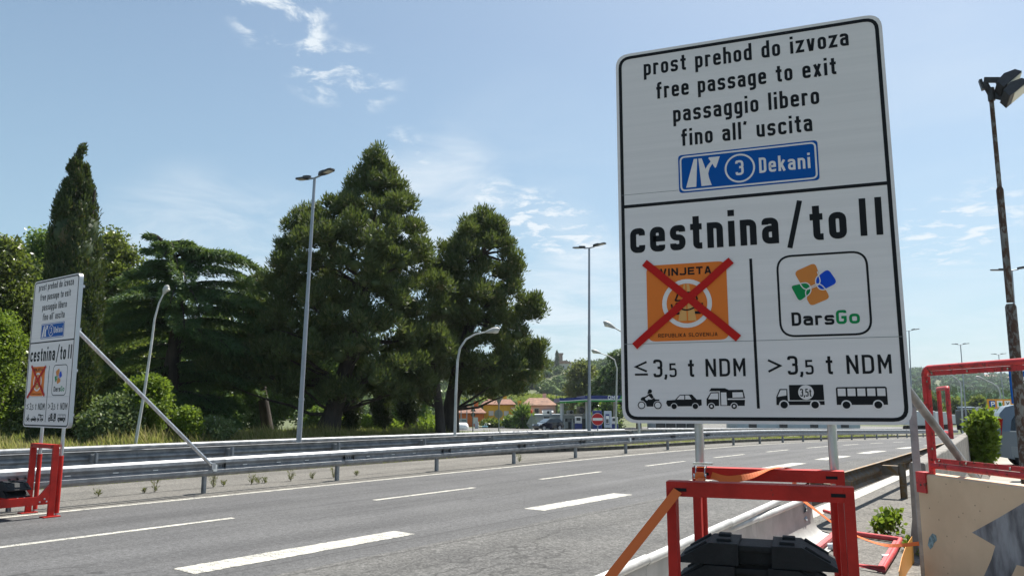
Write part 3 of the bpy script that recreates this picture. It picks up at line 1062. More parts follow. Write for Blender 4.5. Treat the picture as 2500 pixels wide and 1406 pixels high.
def build_roads():
    a1 = roadmat('asphalt_lanes', (.082, .082, .084), (.097, .097, .098), 55, .12, tracks=((10.8, .55, .90), (12.4, .5, .92), (14.5, .5, .90), (16.1, .45, .92), (13.72, .03, .62), (9.15, .025, .6), (11.6, .35, 1.06)), amp=.26)
    a2 = roadmat('asphalt_shoulder', (.115, .110, .100), (.145, .138, .124), 45, .10)
    a3 = roadmat('asphalt_cracked', (.105, .100, .092), (.150, .142, .128), 40, .05, crack=1.1)
    a4 = roadmat('asphalt_slip_lane', (.125, .122, .115), (.150, .146, .138), 40, .10)
    a5 = roadmat('asphalt_coarse', (.086, .085, .083), (.110, .108, .103), 34, .08, bump=.9, tracks=((6.0, .5, .92), (7.7, .5, .92), (8.45, .05, .7)))
    strip('exit_lane_road', 5.1, 8.6, -30, 170, .0, a5)
    strip('motorway_road', 8.6, 17.1, -30, 170, .0, a1)
    strip('hard_shoulder_pavement', 17.1, lambda s: kerb_n(s) + .05, -30, 170, .0, a2)
    strip('gore_pavement', -3.5, 5.1, -30, 170, .0, a3)
    strip('slip_road', lambda s: kerb_n(s) + .2 if s < 24 else 23.2, 28.6, -30, 170, .08, a4)
    strip('forecourt_pavement', 28.6, 75, 62, 170, .02, a4)
    # median kerb and grassy island
    conc = mat('kerb_concrete', (.26, .25, .22), .9, var=.35, vscale=4, bump=.4, bscale=30)
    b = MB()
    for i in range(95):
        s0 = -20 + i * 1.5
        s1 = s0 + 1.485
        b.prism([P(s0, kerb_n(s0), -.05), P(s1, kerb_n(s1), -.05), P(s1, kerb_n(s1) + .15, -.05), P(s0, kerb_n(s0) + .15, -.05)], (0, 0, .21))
    tag(b.build('median_kerb', mat('kerb_stained_shaded', (.075, .072, .062), .95, var=.6, vscale=3, bump=.5, bscale=20), bevel=.015), kind='structure')  # dark colour holds black stains plus the shade on the kerb face
    soil = mat('island_soil', (.10, .09, .055), .95, col2=(.14, .14, .06), vscale=1.2, bump=.5, bscale=12)
    strip('median_island_ground', lambda s: kerb_n(s) + .15, 23.3, 14, 130, .12, soil)
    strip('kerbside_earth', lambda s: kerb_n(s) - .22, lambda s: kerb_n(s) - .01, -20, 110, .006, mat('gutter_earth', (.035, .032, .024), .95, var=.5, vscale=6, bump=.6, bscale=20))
    # joint between asphalt sheets and dark drip line by the rail
    dark = mat('joint_tar', (.03, .03, .03), .9)
    strip('shoulder_joint', lambda s: 19.0 + .12 * math.sin(s * .7) - .02 * s, lambda s: 19.035 + .12 * math.sin(s * .7) + .01 * math.sin(s * 3.1) - .02 * s, 5, 40, .005, dark, .5)
    strip('shoulder_edge_joint', 17.32, 17.36, -20, 120, .005, dark)
    # painted lines
    pm = paintmat()
    strip('edge_line', 16.86, 17.02, -5, 120, .005, pm, .09, .012)
    strip('exit_edge_line', lambda s: 4.85 + .05 * (s - 16), lambda s: 5.2 + .05 * (s - 16), 12, 60, .005, pm)
    strip('slip_line', 26.7, 26.85, -10, 60, .086, pm)
    for s0, s1 in [(3, 8.59), (12.12, 15.54), (18.44, 21.76), (24.78, 27.85), (30.57, 33.76), (36.52, 39.53), (42.47, 46.36), (49.2, 52.6), (55.5, 59), (62, 65.5), (68.5, 72)]:
        strip('lane_dash', 13.38, 13.54, s0, s1, .005, pm, .07, .010)
    for s0, s1 in [(-2.0, 1.8), (5.5, 9.4), (13.05, 16.65), (20.3, 23.9), (26.2, 29.6), (32.1, 35.6), (38.4, 42.0), (46.0, 50), (53.2, 57), (60.5, 64)]:
        strip('block_dash', 9.42, 9.94, s0, s1, .005, pm, .06, .018)
    # raised parking area behind the right-hand wall
    pk = mat('parking_concrete', (.30, .28, .24), .9, var=.2, vscale=1.5, bump=.3, bscale=25)
    b = MB()
    b.prism([(5.75, 10.1, -.3), (6.3, 4, -.3), (40, 4, -.3), (90, 60, -.3), (40, 62, -.3), (18.9, 30.6, -.3)], (0, 0, .6))
    tag(b.build('parking_pavement', pk), kind='structure')


def grass():
    rng = np.random.default_rng(3)
    GR = leafmat('dry_grass', (.27, .22, .085), (.40, .35, .17), (.16, .20, .05), trans=.5, nscale=.35, rough=.8)
    GG = leafmat('green_grass', (.13, .165, .04), (.25, .25, .09), None, trans=.5, nscale=.6, rough=.8)

    def tuftfield(name, fn, n, L, Wd, m, lean=.35):
        pts = fn(n)
        n = len(pts)
        D = unit(np.array([[-.25, 0, 1]]) + rng.normal(size=(n, 3)) * lean * np.array([1, 1, .2]))
        lump = np.array([.55 + .75 * max(0, math.sin(p[0] * .9 + 1.3 * math.sin(p[1] * .5)) * math.sin(p[1] * .63 + p[0] * .21)) + .35 * math.sin(p[0] * 2.7) * math.sin(p[1] * 2.1) for p in pts])[:, None]
        v, f = cards(rng, pts, D, L * np.clip(lump, .25, 1.5), Wd, .12)
        o = linkmesh(name, npmesh(name, [(v, f)]), m)
        tag(o, kind='stuff')

    def area(n0, n1, s0, s1, z=None, dens=None):
        def fn(n):
            s = rng.uniform(s0, s1, n)
            a = rng.uniform(0, 1, n)
            out = []
            for i in range(n):
                nn = (n0(s[i]) if callable(n0) else n0) * (1 - a[i]) + n1 * a[i]
                p = P(s[i], nn)
                zz2 = tz(p.x, p.y) if z is None else p.z + z
                out.append((p.x, p.y, zz2 - .02))
            return np.array(out)
        return fn
    tuftfield('tall_dry_grass', area(29.4, 35, -4, 36), 17000, .58, .030, GR)
    tuftfield('bank_grass', area(29.6, 42, -6, 44), 24000, .42, .045, GG)
    tuftfield('island_grass', area(lambda s: kerb_n(s) + .2, 22.9, 24, 95, .12), 9000, .17, .028, GG, .6)
    tuftfield('kerb_weeds', area(lambda s: kerb_n(s) - .18, 21.9, 8, 24, .0), 700, .12, .03, GG, .7)
    # lime green vines beyond the pines
    c = []
    for i in range(420):
        u, Y = rng.uniform(830, 1075), rng.uniform(60, 78)
        q = at(u, 1045, Y)
        c.append((q.x, Y, tz(q.x, Y) + rng.uniform(.1, .9)))
    c = np.array(c)
    Rd = np.full((len(c), 3), .6)
    o = linkmesh('lime_vines', npmesh('lime_vines', [cloud(rng, c, Rd, 90, .26, .18, .5, .4, .7, (.2, 1))]), LIME)
    tag(o, kind='stuff')


def woods(name, pts, r, leaf, seed, per=70, lw=.34):
    rng = np.random.default_rng(seed)
    C = np.array(pts)
    n = len(C)
    Rd = r[:, None] * rng.uniform(.85, 1.2, (n, 3)) * np.array([1, 1, .95])
    C = C + np.array([0, 0, 1]) * Rd[:, 2:3] * .55
    # each crown: several lobes
    lob = [C]
    lr = [Rd * .75]
    for k in range(4):
        d = rdir(rng, n)
        d[:, 2] = np.abs(d[:, 2]) * .8
        lob.append(C + d * Rd * .55)
        lr.append(Rd * rng.uniform(.35, .6, (n, 1)))
    LC, LR = np.concatenate(lob), np.concatenate(lr)
    V = LC[:, None, :] + IC1V[None] * LR[:, None, :] * .8 * rng.uniform(.8, 1.2, (len(LC), len(IC1V), 1))
    F = (IC1F[None] + (np.arange(len(LC)) * len(IC1V))[:, None, None]).reshape(-1, 3)
    d = rdir(rng, len(LC) * per // 5)
    k = per // 5
    c = np.repeat(LC, k, 0)
    rr = np.repeat(LR, k, 0)
    p = c + d * rr * rng.uniform(.7, 1.05, (len(d), 1))
    v, f = cards(rng, p, unit(d * .6 + rdir(rng, len(d)) * .7 + np.array([0, 0, .3])), rr.mean(1, keepdims=True) * lw * 1.6, rr.mean(1, keepdims=True) * lw)
    o = linkmesh(name, npmesh(name, [(V.reshape(-1, 3), F), (v, f)]), leaf)
    return tag(o, kind='stuff')


def hills():
    rng = np.random.default_rng(8)
    pts, r = [], []
    while len(pts) < 2000:
        az, rad = rng.uniform(-22, 15), 225 + 640 * rng.uniform() ** .8
        x, y = rad * math.sin(R(az)), rad * math.cos(R(az))
        if 318 < rad < 372 and az > -8 or abs(az - 3.85) < 1.0 and 560 < rad < 632:
            continue
        pts.append((x, y, tz(x, y)))
        r.append(rng.uniform(2.4, 4.6) * (1.25 if rad > 700 else 1))
    woods('hillside_woods', pts, np.array(r), WOODS, 81)
    # vineyard rows
    pts = []
    for row in range(12):
        rad = 322 + row * 4.2
        for az in np.arange(-8, 9, .17):
            x, y = rad * math.sin(R(az)), rad * math.cos(R(az))
            pts.append((x, y, tz(x, y) + .9))
    C = np.array(pts)
    o = linkmesh('vineyard_rows', npmesh('vineyard_rows', [cloud(rng, C, np.full((len(C), 3), .95), 26, .8, .55, .4, .5, .7, (.2, 1))]), leafmat('vine_leaves', (.19, .23, .03), (.30, .33, .06), None, .4, .1))
    tag(o, kind='stuff')
    pts, r = [], []
    while len(pts) < 1700:
        az, rad = rng.uniform(15, 40), 330 + 1450 * rng.uniform() ** 1.1
        x, y = rad * math.sin(R(az)), rad * math.cos(R(az))
        pts.append((x, y, tz(x, y)))
        r.append(rng.uniform(3.5, 6.5) * (1 + rad / 2600))
    woods('far_hill_woods', pts, np.array(r), WOODS2, 82, 60)
    # villa with tower and cypress on the near hill
    Y = 600
    stucco = mat('villa_stucco', (.62, .58, .52), .9)
    tile = mat('villa_tiles', (.36, .22, .16), .9, var=.3, vscale=.8)
    stone = mat('tower_stone', (.20, .16, .13), .9, var=.2, vscale=.5)
    c = at(1378, 893, Y)
    gz_ = tz(c.x, Y)
    t = thing('hillside_villa', 'pale villa with tiled roof and brown tower high on the near hill', 'house', (c.x, Y, gz_))
    b = MB()
    b.box((c.x, Y, c.z - 2.5), (15, 9, 8))
    b.box((c.x - 8.5, Y + 2, c.z - 3), (9, 7, 6))
    b.build('wall', stucco, t)
    b = MB()
    b.prism([(c.x - 8, Y - 5, c.z + 1.5), (c.x + 8, Y - 5, c.z + 1.5), (c.x, Y - 5, c.z + 4)], (0, 10, 0))
    b.build('roof', tile, t)
    b = MB()
    b.box((c.x - 3.2, Y + 12, c.z + 2), (5, 5, 15))
    b.box((c.x - 3.2, Y + 12, c.z + 10), (6, 6, 1.2))
    b.build('tower', stone, t)
    for dx in (-5, -1, 3):
        b = MB()
        b.box((c.x + dx, Y - 4.52, c.z - 1), (1.1, .1, 1.8))
        b.build('window', mat('dark_window', (.03, .035, .04), .2), t)
    rng2 = np.random.default_rng(5)
    p = at(1360, 893, Y - 8)
    g = Vector((p.x, Y - 8, tz(p.x, Y - 8)))
    C = np.array([[p.x, Y - 8, g.z + z] for z in np.arange(1, 14, 1.0)])
    Rd = np.array([[1.6 * math.sin(.35 + 2.7 * (z + 1) / 15) + .2] * 2 + [1.4] for z in np.arange(1, 14, 1.0)])
    tree('cypress_tree', 'thin dark cypress beside the villa on the hill', g, [cores(rng2, C, Rd, .9), cloud(rng2, C, Rd, 90, .9, .4, .5, 1, .4)], [([g - Vector((0, 0, 1)), g + Vector((0, 0, 3))], [.3, .2])], CYPR)
    # village along the crest of the far hill
    wallm = [mat('village_wall_%s' % k, c_, .9) for k, c_ in (('cream', (.52, .45, .38)), ('rose', (.50, .34, .28)), ('white', (.60, .57, .52)))]
    rooft = mat('village_tiles', (.34, .22, .17), .9)
    proto = []
    for wm in wallm:
        t = thing('village_house', 'small house of the village on the crest of the far hill', 'house', (0, 0, 0), 0, 'village houses on the far hill')
        b = MB()
        b.box((0, 0, 2), (13, 9, 9))
        b.build('wall', wm, t)
        b = MB()
        b.prism([(-7.2, -5.2, 6.5), (-7.2, 5.2, 6.5), (-7.2, 0, 9.6)], (14.4, 0, 0))
        b.build('roof', rooft, t)
        for dx in (-4, 0, 4):
            b = MB()
            b.box((dx, -4.52, 3.6), (1.3, .1, 1.8))
            b.build('window', MATS['dark_window'], t)
        proto.append(t)
    used = set()
    spots = [(2262, 925, 1), (2283, 928, 0), (2300, 934, 2), (2316, 930, 0), (2334, 938, 1), (2352, 941, 2), (2368, 944, 0), (2388, 944, 1), (2412, 942, 1), (2424, 947, 0), (2445, 946, 2), (2456, 942, 1), (2273, 940, 2), (2290, 945, 1), (2240, 930, 0), (2472, 950, 2), (2232, 940, 1), (2345, 948, 0)]
    for i, (u, v, k) in enumerate(spots):
        d = ray(u, v)
        d.z = 0
        d.normalize()
        rad = 1560 + (i * 37 % 130) - (v - 935) * 14
        x, y = d.x * rad, d.y * rad
        zz2 = max(tz(x, y), CAMH + (990 - v) / 1902 * rad - 4)
        o = proto[k] if k not in used else copy_tree(proto[k])
        used.add(k)
        o.location = (x, y, zz2)
        o.rotation_euler = (0, 0, R(-25 + (i * 53 % 50) - 25))
        o['label'] = {0: 'cream house with tiled roof on the crest of the far hill', 1: 'rose coloured house with tiled roof on the crest of the far hill', 2: 'white house with tiled roof on the crest of the far hill'}[k]
    for i, (u, v, lab) in enumerate([(2400, 928, 'dark cypress on the crest of the far hill among the houses'), (2447, 928, 'dark conifer right of the curved lamp on the far crest'), (2455, 930, 'dark conifer beside the rusty pole on the far crest')]):
        rad = 1530
        d = ray(u, 940)
        d.z = 0
        d.normalize()
        x, y = d.x * rad, d.y * rad
        g = Vector((x, y, CAMH + (990 - 950) / 1902 * rad))
        h_ = (950 - v) / 1902 * rad + 4
        C = np.array([[x, y, g.z + k] for k in np.linspace(1, h_, 10)])
        Rd = np.array([[(2.6 if i == 0 else 4.5 - 3.6 * k) * (1 - .3 * k) + .3] * 2 + [2] for k in np.linspace(0, 1, 10)])
        tree('far_conifer', lab, g, [cores(rng2, C, Rd, .9), cloud(rng2, C, Rd, 50, 1.6, .9, .6, .6, .4)], [([g - Vector((0, 0, 2)), g + Vector((0, 0, 3))], [.5, .4])], CYPR)


# ------------------------------------------------------------------ guard rails
GALV = mat('galvanised_steel', (.27, .28, .295), .5, .45, var=.22, vscale=5, bump=.12, bscale=60)
GALVW = mat('galvanised_worn', (.25, .26, .275), .6, .4, var=.3, vscale=3, stretch=(1, 1, 1), bump=.15, bscale=40)
GALVR = mat('galvanised_rusty', (.20, .17, .135), .65, .3, var=.25, vscale=2.5, rustcol=(.22, .13, .05), rust=.6)
REFL = mat('reflector_white', (.85, .85, .82), .3)
WP = [(0, .41), (.035, .42), (.05, .405), (.115, .37), (.12, .30), (.045, .235), (.04, .195), (.12, .135), (.115, .06), (.05, .01), (.035, -.005), (0, .01)]


def guardrail(name, label, path, posts, m, top=.84, out=-1, spacer=.0, postw=(.06, .12), profile=WP, refl=None, base_z=0.0, blocks=True):
    """path [(s, n)], out=-1 the beam faces the camera side of the rail"""
    p0 = P(path[0][0], path[0][1])
    t = thing(name, label, 'guardrail', (p0.x, p0.y, p0.z))
    ov = RN * out
    ov = Vector((ov.x, ov.y, 0))
    b = MB()
    prof = [(q[0], q[1] + top - .42 + base_z) for q in profile]
    back = [(q[0] - .006, q[1]) for q in prof[::-1]]
    b.sweep(prof + back, [(P(s, n), ov) for s, n in path], closed=True)
    b.build('beam', m, t, smooth_=True)

    def nat(s):
        for (a, na), (c, nc) in zip(path, path[1:]):
            if a <= s <= c:
                return na + (nc - na) * (s - a) / (c - a)
        return path[-1][1]
    for s in posts:
        n = nat(s)
        q = P(s, n) - ov * (.05 + spacer + postw[1] / 2)
        ps = MB()
        w_, d_ = postw
        z1 = top - .03 + base_z
        # sigma-shaped post: web and two flanges
        M = Matrix((Vector((RU.x, RU.y, 0)), ov, Vector((0, 0, 1)))).transposed()
        ps.box(q + Vector((0, 0, z1 / 2 - .05)), (.006, d_, z1 + .1), M=M)
        ps.box(q + ov * (d_ / 2) + Vector((0, 0, z1 / 2 - .05)), (w_, .006, z1 + .1), M=M)
        ps.box(q - ov * (d_ / 2) + Vector((0, 0, z1 / 2 - .05)), (w_, .006, z1 + .1), M=M)
        o = ps.build('post', m, t)
        if blocks:
            sp = MB()
            c = P(s, n) - ov * ((.05 + spacer) / 2 - .01)
            sp.box(c + Vector((0, 0, top - .2 + base_z)), (.16, .05 + spacer, .22), M=M)
            x = sp.build('spacer', m, o)
            x.location = Vector((0, 0, 0)) if True else x.location
    if refl:
        M = Matrix((Vector((RU.x, RU.y, 0)), ov, Vector((0, 0, 1)))).transposed()
        for s in refl:
            q = P(s, nat(s)) + ov * .055
            rb = MB()
            rb.box(q + Vector((0, 0, top - .205 + base_z)), (.12, .012, .022), M=M)
            rb.build('reflector', REFL, t)
    return t


def rails():
    sp = [(-10, 17.72)] + [(s, 17.72) for s in np.arange(-6, 120, 4.0)]
    posts = [6.3] + [10.52 + 4.09 * k for k in range(22)]
    refl = []
    for p in posts[:12]:
        refl += [p + 1.0, p + 2.0, p + 2.9]
    t = guardrail('guardrail', 'long galvanised guardrail along the near side of the shoulder', sp, posts, GALV, refl=refl)
    ov = Vector((-RN.x, -RN.y, 0))
    M = Matrix((Vector((RU.x, RU.y, 0)), ov, Vector((0, 0, 1)))).transposed()
    # bright lap joint near the small toll sign and the wedge delineator
    b = MB()
    prof = [(q[0] + .008, q[1] + .42) for q in WP]
    b.sweep(prof + [(q[0] - .004, q[1]) for q in prof[::-1]], [(P(s, 17.72), ov) for s in (3.0, 5.2, 6.75)], closed=True)
    pl = b.build('lap_plate', mat('galvanised_new', (.55, .57, .58), .35, .8, var=.1, vscale=4), t, smooth_=True)
    b = MB()
    for s in (6.2, 6.35, 6.5):
        b.tube([P(s, 17.66, .64), P(s, 17.63, .64)], .022, 8)
    b.build('bolt', mat('bolt_dark', (.08, .08, .08), .5, .7), pl)
    for s in posts[1:9]:
        b = MB()
        prof2 = [(q[0] + .004, q[1] + .42) for q in WP]
        b.sweep(prof2 + [(q[0] - .003, q[1]) for q in prof2[::-1]], [(P(s + .08, 17.72), ov), (P(s + .42, 17.72), ov)], closed=True)
        lp = b.build('lap_joint', GALVW, t, smooth_=True)
        b = MB()
        for ds in (.14, .22, .30, .37):
            for z in (.645, .615):
                b.tube([P(s + ds, 17.675, z), P(s + ds, 17.655, z)], .013, 7)
        b.build('bolt_row', MATS['bolt_dark'], lp)
    for s in (10.65, 31.0):
        b = MB()
        b.prism([P(s - .09, 17.66, .70), P(s + .05, 17.66, .68), P(s + .05, 17.66, .52), P(s - .04, 17.66, .52)], ov * .08)
        b.build('delineator', REFL, t)
    path = [(-6, 23.6), (4, 23.2), (10, 22.9), (16, 22.6), (22, 22.2), (28, 22.0), (40, 22.0), (60, 22.0), (90, 22), (115, 22)]
    guardrail('guardrail', 'galvanised guardrail on the median kerb seen from its post side', path, [-2.2, 1.9] + [6.0 + 4.08 * k for k in range(24)], GALVW, out=1, spacer=.12, base_z=.0)
    guardrail('guardrail', 'galvanised guardrail before the grass bank ending near the black car', [(-8, 28.4), (4, 28.2), (14, 27.9), (22, 27.5), (30, 27.0), (38, 26.8), (46, 26.6)], [-4 + 4.0 * k for k in range(13)], GALVW, top=.74, out=-1, spacer=.08)
    guardrail('guardrail', 'guardrail before the filling station forecourt running right behind the toll sign', [(50, 27.0), (70, 27), (100, 27), (130, 27)], [51 + 4.0 * k for k in range(19)], GALVW, top=.78, out=-1, spacer=.08)
    t = guardrail('guardrail', 'short brownish guardrail with steel spacers behind the large toll sign stand', [(13.6, 4.3), (16, 4.42), (20, 4.58), (26, 4.85), (34, 5.3), (44, 5.9)], [14.57, 19.82, 24.2, 28.3, 32.5, 36.6, 40.8], GALVR, top=.82, out=1, spacer=.30, postw=(.09, .13))
    # flattened fishtail end
    ov = Vector((RN.x, RN.y, 0))
    b = MB()
    for k, (z0, z1) in enumerate(((.62, .80), (.42, .58))):
        b.sweep([(.0, z0), (.09, (z0 + z1) / 2), (.0, z1), (-.006, z1), (.08, (z0 + z1) / 2), (-.006, z0)], [(P(13.62, 4.3), ov), (P(13.2, 4.25, -.05), ov), (P(12.9, 4.15, -.14), ov)], closed=True)
    b.build('end_terminal', GALV, t)


def haze():
    b = MB()
    b.box((0, 0, 44), (7500, 7500, 100))
    m = bpy.data.materials.new('haze')
    m.use_nodes = True
    t = m.node_tree
    t.nodes.remove(t.nodes['Principled BSDF'])
    v = t.nodes.new('ShaderNodeVolumePrincipled')
    v.inputs['Color'].default_value = (.82, .90, 1.0, 1)
    v.inputs['Density'].default_value = .00011
    v.inputs['Anisotropy'].default_value = .3
    t.links.new(v.outputs[0], t.nodes['Material Output'].inputs['Volume'])
    tag(b.build('haze', m), kind='stuff')

# ------------------------------------------------------------------ toll sign face
def fillet(pts, r, closed=False, k=5):
    """round the corners of a polyline; a point may carry its own radius as third value"""
    n = len(pts)
    out = []
    for i in range(n):
        p = Vector(pts[i][:2])
        rr = pts[i][2] if len(pts[i]) > 2 else r
        if (not closed and i in (0, n - 1)) or rr <= 0:
            out.append(p)
            continue
        a = Vector(pts[i - 1][:2]) - p
        b = Vector(pts[(i + 1) % n][:2]) - p
        la, lb = a.length, b.length
        if la < 1e-6 or lb < 1e-6:
            out.append(p)
            continue
        q = min(rr, la * .5, lb * .5)
        s, e = p + a * (q / la), p + b * (q / lb)
        for j in range(k + 1):
            t = j / k
            out.append(s * (1 - t) ** 2 + p * 2 * t * (1 - t) + e * t * t)
    return out


class Face:
    """flat artwork of a sign in its own plane: x right, y up, thin layers in front of the panel"""
    def __init__(s, mb):
        s.b = mb
        s.k = 0

    def p3(s, q, layer):
        return (q[0], -.0012 * layer - .00001 * s.k, q[1])

    def poly(s, pts, mi, layer=1):
        s.k = (s.k + 1) % 60
        s.b.poly([s.p3(p, layer) for p in pts], mi)

    def circle(s, c, r, mi, layer=1, n=28, sx=1.0):
        s.poly([(c[0] + r * sx * math.cos(2 * math.pi * i / n), c[1] + r * math.sin(2 * math.pi * i / n)) for i in range(n)], mi, layer)

    def rrect(s, x0, y0, x1, y1, r, mi, layer=1):
        s.poly(fillet([(x0, y0), (x1, y0), (x1, y1), (x0, y1)], r, True), mi, layer)

    def stroke(s, pts, wd, mi, layer=1, closed=False):
        s.k = (s.k + 1) % 60
        P_ = [Vector(p[:2]) for p in pts]
        Q = [P_[0]]
        for p in P_[1:]:
            if (p - Q[-1]).length > 1e-5:
                Q.append(p)
        if closed and (Q[0] - Q[-1]).length < 1e-5:
            Q.pop()
        n = len(Q)
        L, Rr = [], []
        for i in range(n):
            if closed:
                a, c = Q[i - 1], Q[(i + 1) % n]
            else:
                a, c = Q[max(0, i - 1)], Q[min(n - 1, i + 1)]
            d1 = (Q[i] - a)
            d2 = (c - Q[i])
            d1 = d1.normalized() if d1.length > 0 else d2.normalized()
            d2 = d2.normalized() if d2.length > 0 else d1
            n1 = Vector((-d1.y, d1.x))
            n2 = Vector((-d2.y, d2.x))
            m = n1 + n2
            m = m.normalized() if m.length > 1e-3 else n1
            k = wd / 2 / max(.45, m.dot(n1))
            L.append(Q[i] + m * k)
            Rr.append(Q[i] - m * k)
        vs = [s.p3(p, layer) for p in L] + [s.p3(p, layer) for p in Rr]
        fs = [(n + i, n + (i + 1) % n, (i + 1) % n, i) for i in range(n if closed else n - 1)]
        s.b.add(vs, fs, mi)

    # a narrow road-sign alphabet drawn as strokes; cap height 1, x-height .71
    def glyph(s, ch, w_, h):
        L, Rr, B, X, A, M = h, w_ - h, h, .71 - h, 1 - h, w_ / 2
        r = min(.2, (w_ - 2 * h) * .55)
        bowl = ([(L, B), (Rr, B), (Rr, X), (L, X)], r, True)
        g = {
            'c': [([(Rr, X - .13), (Rr, X), (L, X), (L, B), (Rr, B), (Rr, B + .13)], r, False)],
            'e': [([(L, .37, 0), (Rr, .37, 0), (Rr, X), (L, X), (L, B), (Rr, B), (Rr, B + .10)], r, False)],
            's': [([(Rr, X - .11), (Rr, X), (L, X), (L, .36), (Rr, .36), (Rr, B), (L, B), (L, B + .11)], min(r, .13), False)],
            't': [([(M, .92), (M, B), (w_, B)], .12, False), ([(0, X), (w_, X)], 0, False)],
            'n': [([(L, 0), (L, .71)], 0, False), ([(L, X, 0), (Rr, X), (Rr, 0)], r, False)],
            'i': [([(M, 0), (M, .71)], 0, False), ([(M, .84), (M, .84 + 2 * h)], 0, False)],
            'a': [([(L, X - .1), (L, X), (Rr, X), (Rr, 0)], r, False), ([(Rr, .41, 0), (L, .41), (L, B), (Rr, B, 0)], min(r, .15), False)],
            'o': [bowl], 'l': [([(M, 0), (M, 1)], 0, False)],
            '/': [([(L, -.16), (Rr, 1.1)], 0, False)],
            'p': [([(L, -.25), (L, .71)], 0, False), bowl], 'b': [([(L, 0), (L, 1)], 0, False), bowl],
            'd': [([(Rr, 0), (Rr, 1)], 0, False), bowl],
            'r': [([(L, 0), (L, .71)], 0, False), ([(L, X, 0), (Rr, X), (Rr, X - .09)], min(r, .12), False)],
            'h': [([(L, 0), (L, 1)], 0, False), ([(L, X, 0), (Rr, X), (Rr, 0)], r, False)],
            'z': [([(0, X), (Rr, X), (L, B), (w_, B)], 0, False)],
            'v': [([(L, .71), (M - h * .5, h * .9), (M + h * .5, h * .9), (Rr, .71)], 0, False)],
            'f': [([(w_ * .42, 0), (w_ * .42, A), (w_, A)], .14, False), ([(0, X), (w_, X)], 0, False)],
            'x': [([(L, .71), (Rr, 0)], 0, False), ([(L, 0), (Rr, .71)], 0, False)],
            'g': [bowl, ([(Rr, .71), (Rr, -.25 + h), (L, -.25 + h)], r, False)],
            'j': [([(Rr, .71), (Rr, -.22), (0, -.22)], .12, False), ([(Rr, .84), (Rr, .84 + 2 * h)], 0, False)],
            'u': [([(L, .71), (L, B), (Rr, B, 0)], r, False), ([(Rr, .71), (Rr, 0)], 0, False)],
            "'": [([(M + .03, 1.0), (M - .02, .8)], 0, False)],
            'k': [([(L, 0), (L, 1)], 0, False), ([(Rr, .71), (L, .26)], 0, False), ([(L + .12, .40), (Rr, 0)], 0, False)],
            'D': [([(L, B, 0), (L, A, 0), (Rr, A), (Rr, B)], r * 1.2, True)],
            'N': [([(L, 0), (L, 1)], 0, False), ([(L, 1 - h * .6), (Rr, h * .6)], 0, False), ([(Rr, 0), (Rr, 1)], 0, False)],
            'M': [([(L, 0), (L, 1)], 0, False), ([(L, 1 - h * .5), (M, .36), (Rr, 1 - h * .5)], 0, False), ([(Rr, 0), (Rr, 1)], 0, False)],
            '3': [([(L, A - .14), (L, A), (Rr, A), (Rr, .53), (M - .02, .53)], r * .9, False), ([(M - .02, .53, 0), (Rr, .53), (Rr, B), (L, B), (L, B + .14)], r * .9, False)],
            '5': [([(Rr, A, 0), (L, A, 0), (L, .56, 0), (Rr, .60), (Rr, B), (L, B), (L, B + .12)], r * .9, False)],
            ',': [([(M, .16), (M, 0), (M - .06, -.13)], .05, False)],
            '\u2264': [([(Rr, .93), (L, .60), (Rr, .27)], 0, False), ([(0, .06), (w_, .06)], 0, False)],
            '>': [([(L, .86), (Rr, .48), (L, .10)], 0, False)],
            'V': [([(L, 1), (M - h * .5, h), (M + h * .5, h), (Rr, 1)], 0, False)], 'I': [([(M, 0), (M, 1)], 0, False)],
            'J': [([(Rr, 1), (Rr, B), (L, B), (L, B + .15)], r, False)],
            'E': [([(w_, A), (L, A), (L, B), (w_, B)], 0, False), ([(L, .51), (w_ * .9, .51)], 0, False)],
            'T': [([(0, A), (w_, A)], 0, False), ([(M, 0), (M, A)], 0, False)],
            'A': [([(L, 0), (M - h * .5, 1 - h), (M + h * .5, 1 - h), (Rr, 0)], 0, False), ([(L + .1, .28), (Rr - .1, .28)], 0, False)],
            'R': [([(L, 0), (L, A, 0), (Rr, A), (Rr, .48), (L, .48)], r, False), ([(M, .48), (Rr, 0)], 0, False)],
            'P': [([(L, 0), (L, A, 0), (Rr, A), (Rr, .44), (L, .44)], r, False)],
            'U': [([(L, 1), (L, B), (Rr, B), (Rr, 1)], r, False)],
            'B': [([(L, B, 0), (L, A, 0), (Rr, A), (Rr, .52), (L, .52)], r, False), ([(L, .52, 0), (Rr, .52), (Rr, B), (L, B, 0)], r, False)],
            'L': [([(L, 1), (L, B), (w_, B)], 0, False)],
            'K': [([(L, 0), (L, 1)], 0, False), ([(Rr, 1), (L, .4), ], 0, False), ([(L + .15, .52), (Rr, 0)], 0, False)],
            'S': [([(Rr, A - .13), (Rr, A), (L, A), (L, .51), (Rr, .51), (Rr, B), (L, B), (L, B + .13)], r, False)],
            'O': [([(L, B), (Rr, B), (Rr, A), (L, A)], r * 1.6, True)],
            'G': [([(Rr, A - .13), (Rr, A), (L, A), (L, B), (Rr, B), (Rr, .48, 0), (M, .48)], r, False)],
        }
        return g[ch]

    def text(s, txt, x0, x1, y0, cap, sw, mi, layer=1, wid=.46, gap=.15, widths={}):
        h = sw / 2
        nat = []
        for ch in txt:
            k = widths.get(ch, 1.0)
            if ch in "il'I,":
                nat.append((2 * h, False))
            elif ch == ' ':
                nat.append((.27, True))
            elif ch in 'tfrj':
                nat.append((wid * .74 * k, True))
            elif ch in 'MO/':
                nat.append((wid * 1.2 * k, True))
            else:
                nat.append((wid * k, True))
        fixed = sum(w_ for w_, fl in nat if not fl)
        flexw = sum(w_ for w_, fl in nat if fl) + gap * (len(txt) - 1)
        k = ((x1 - x0) / cap - fixed) / flexw if flexw > 1e-6 else 1.0
        x = 0.0
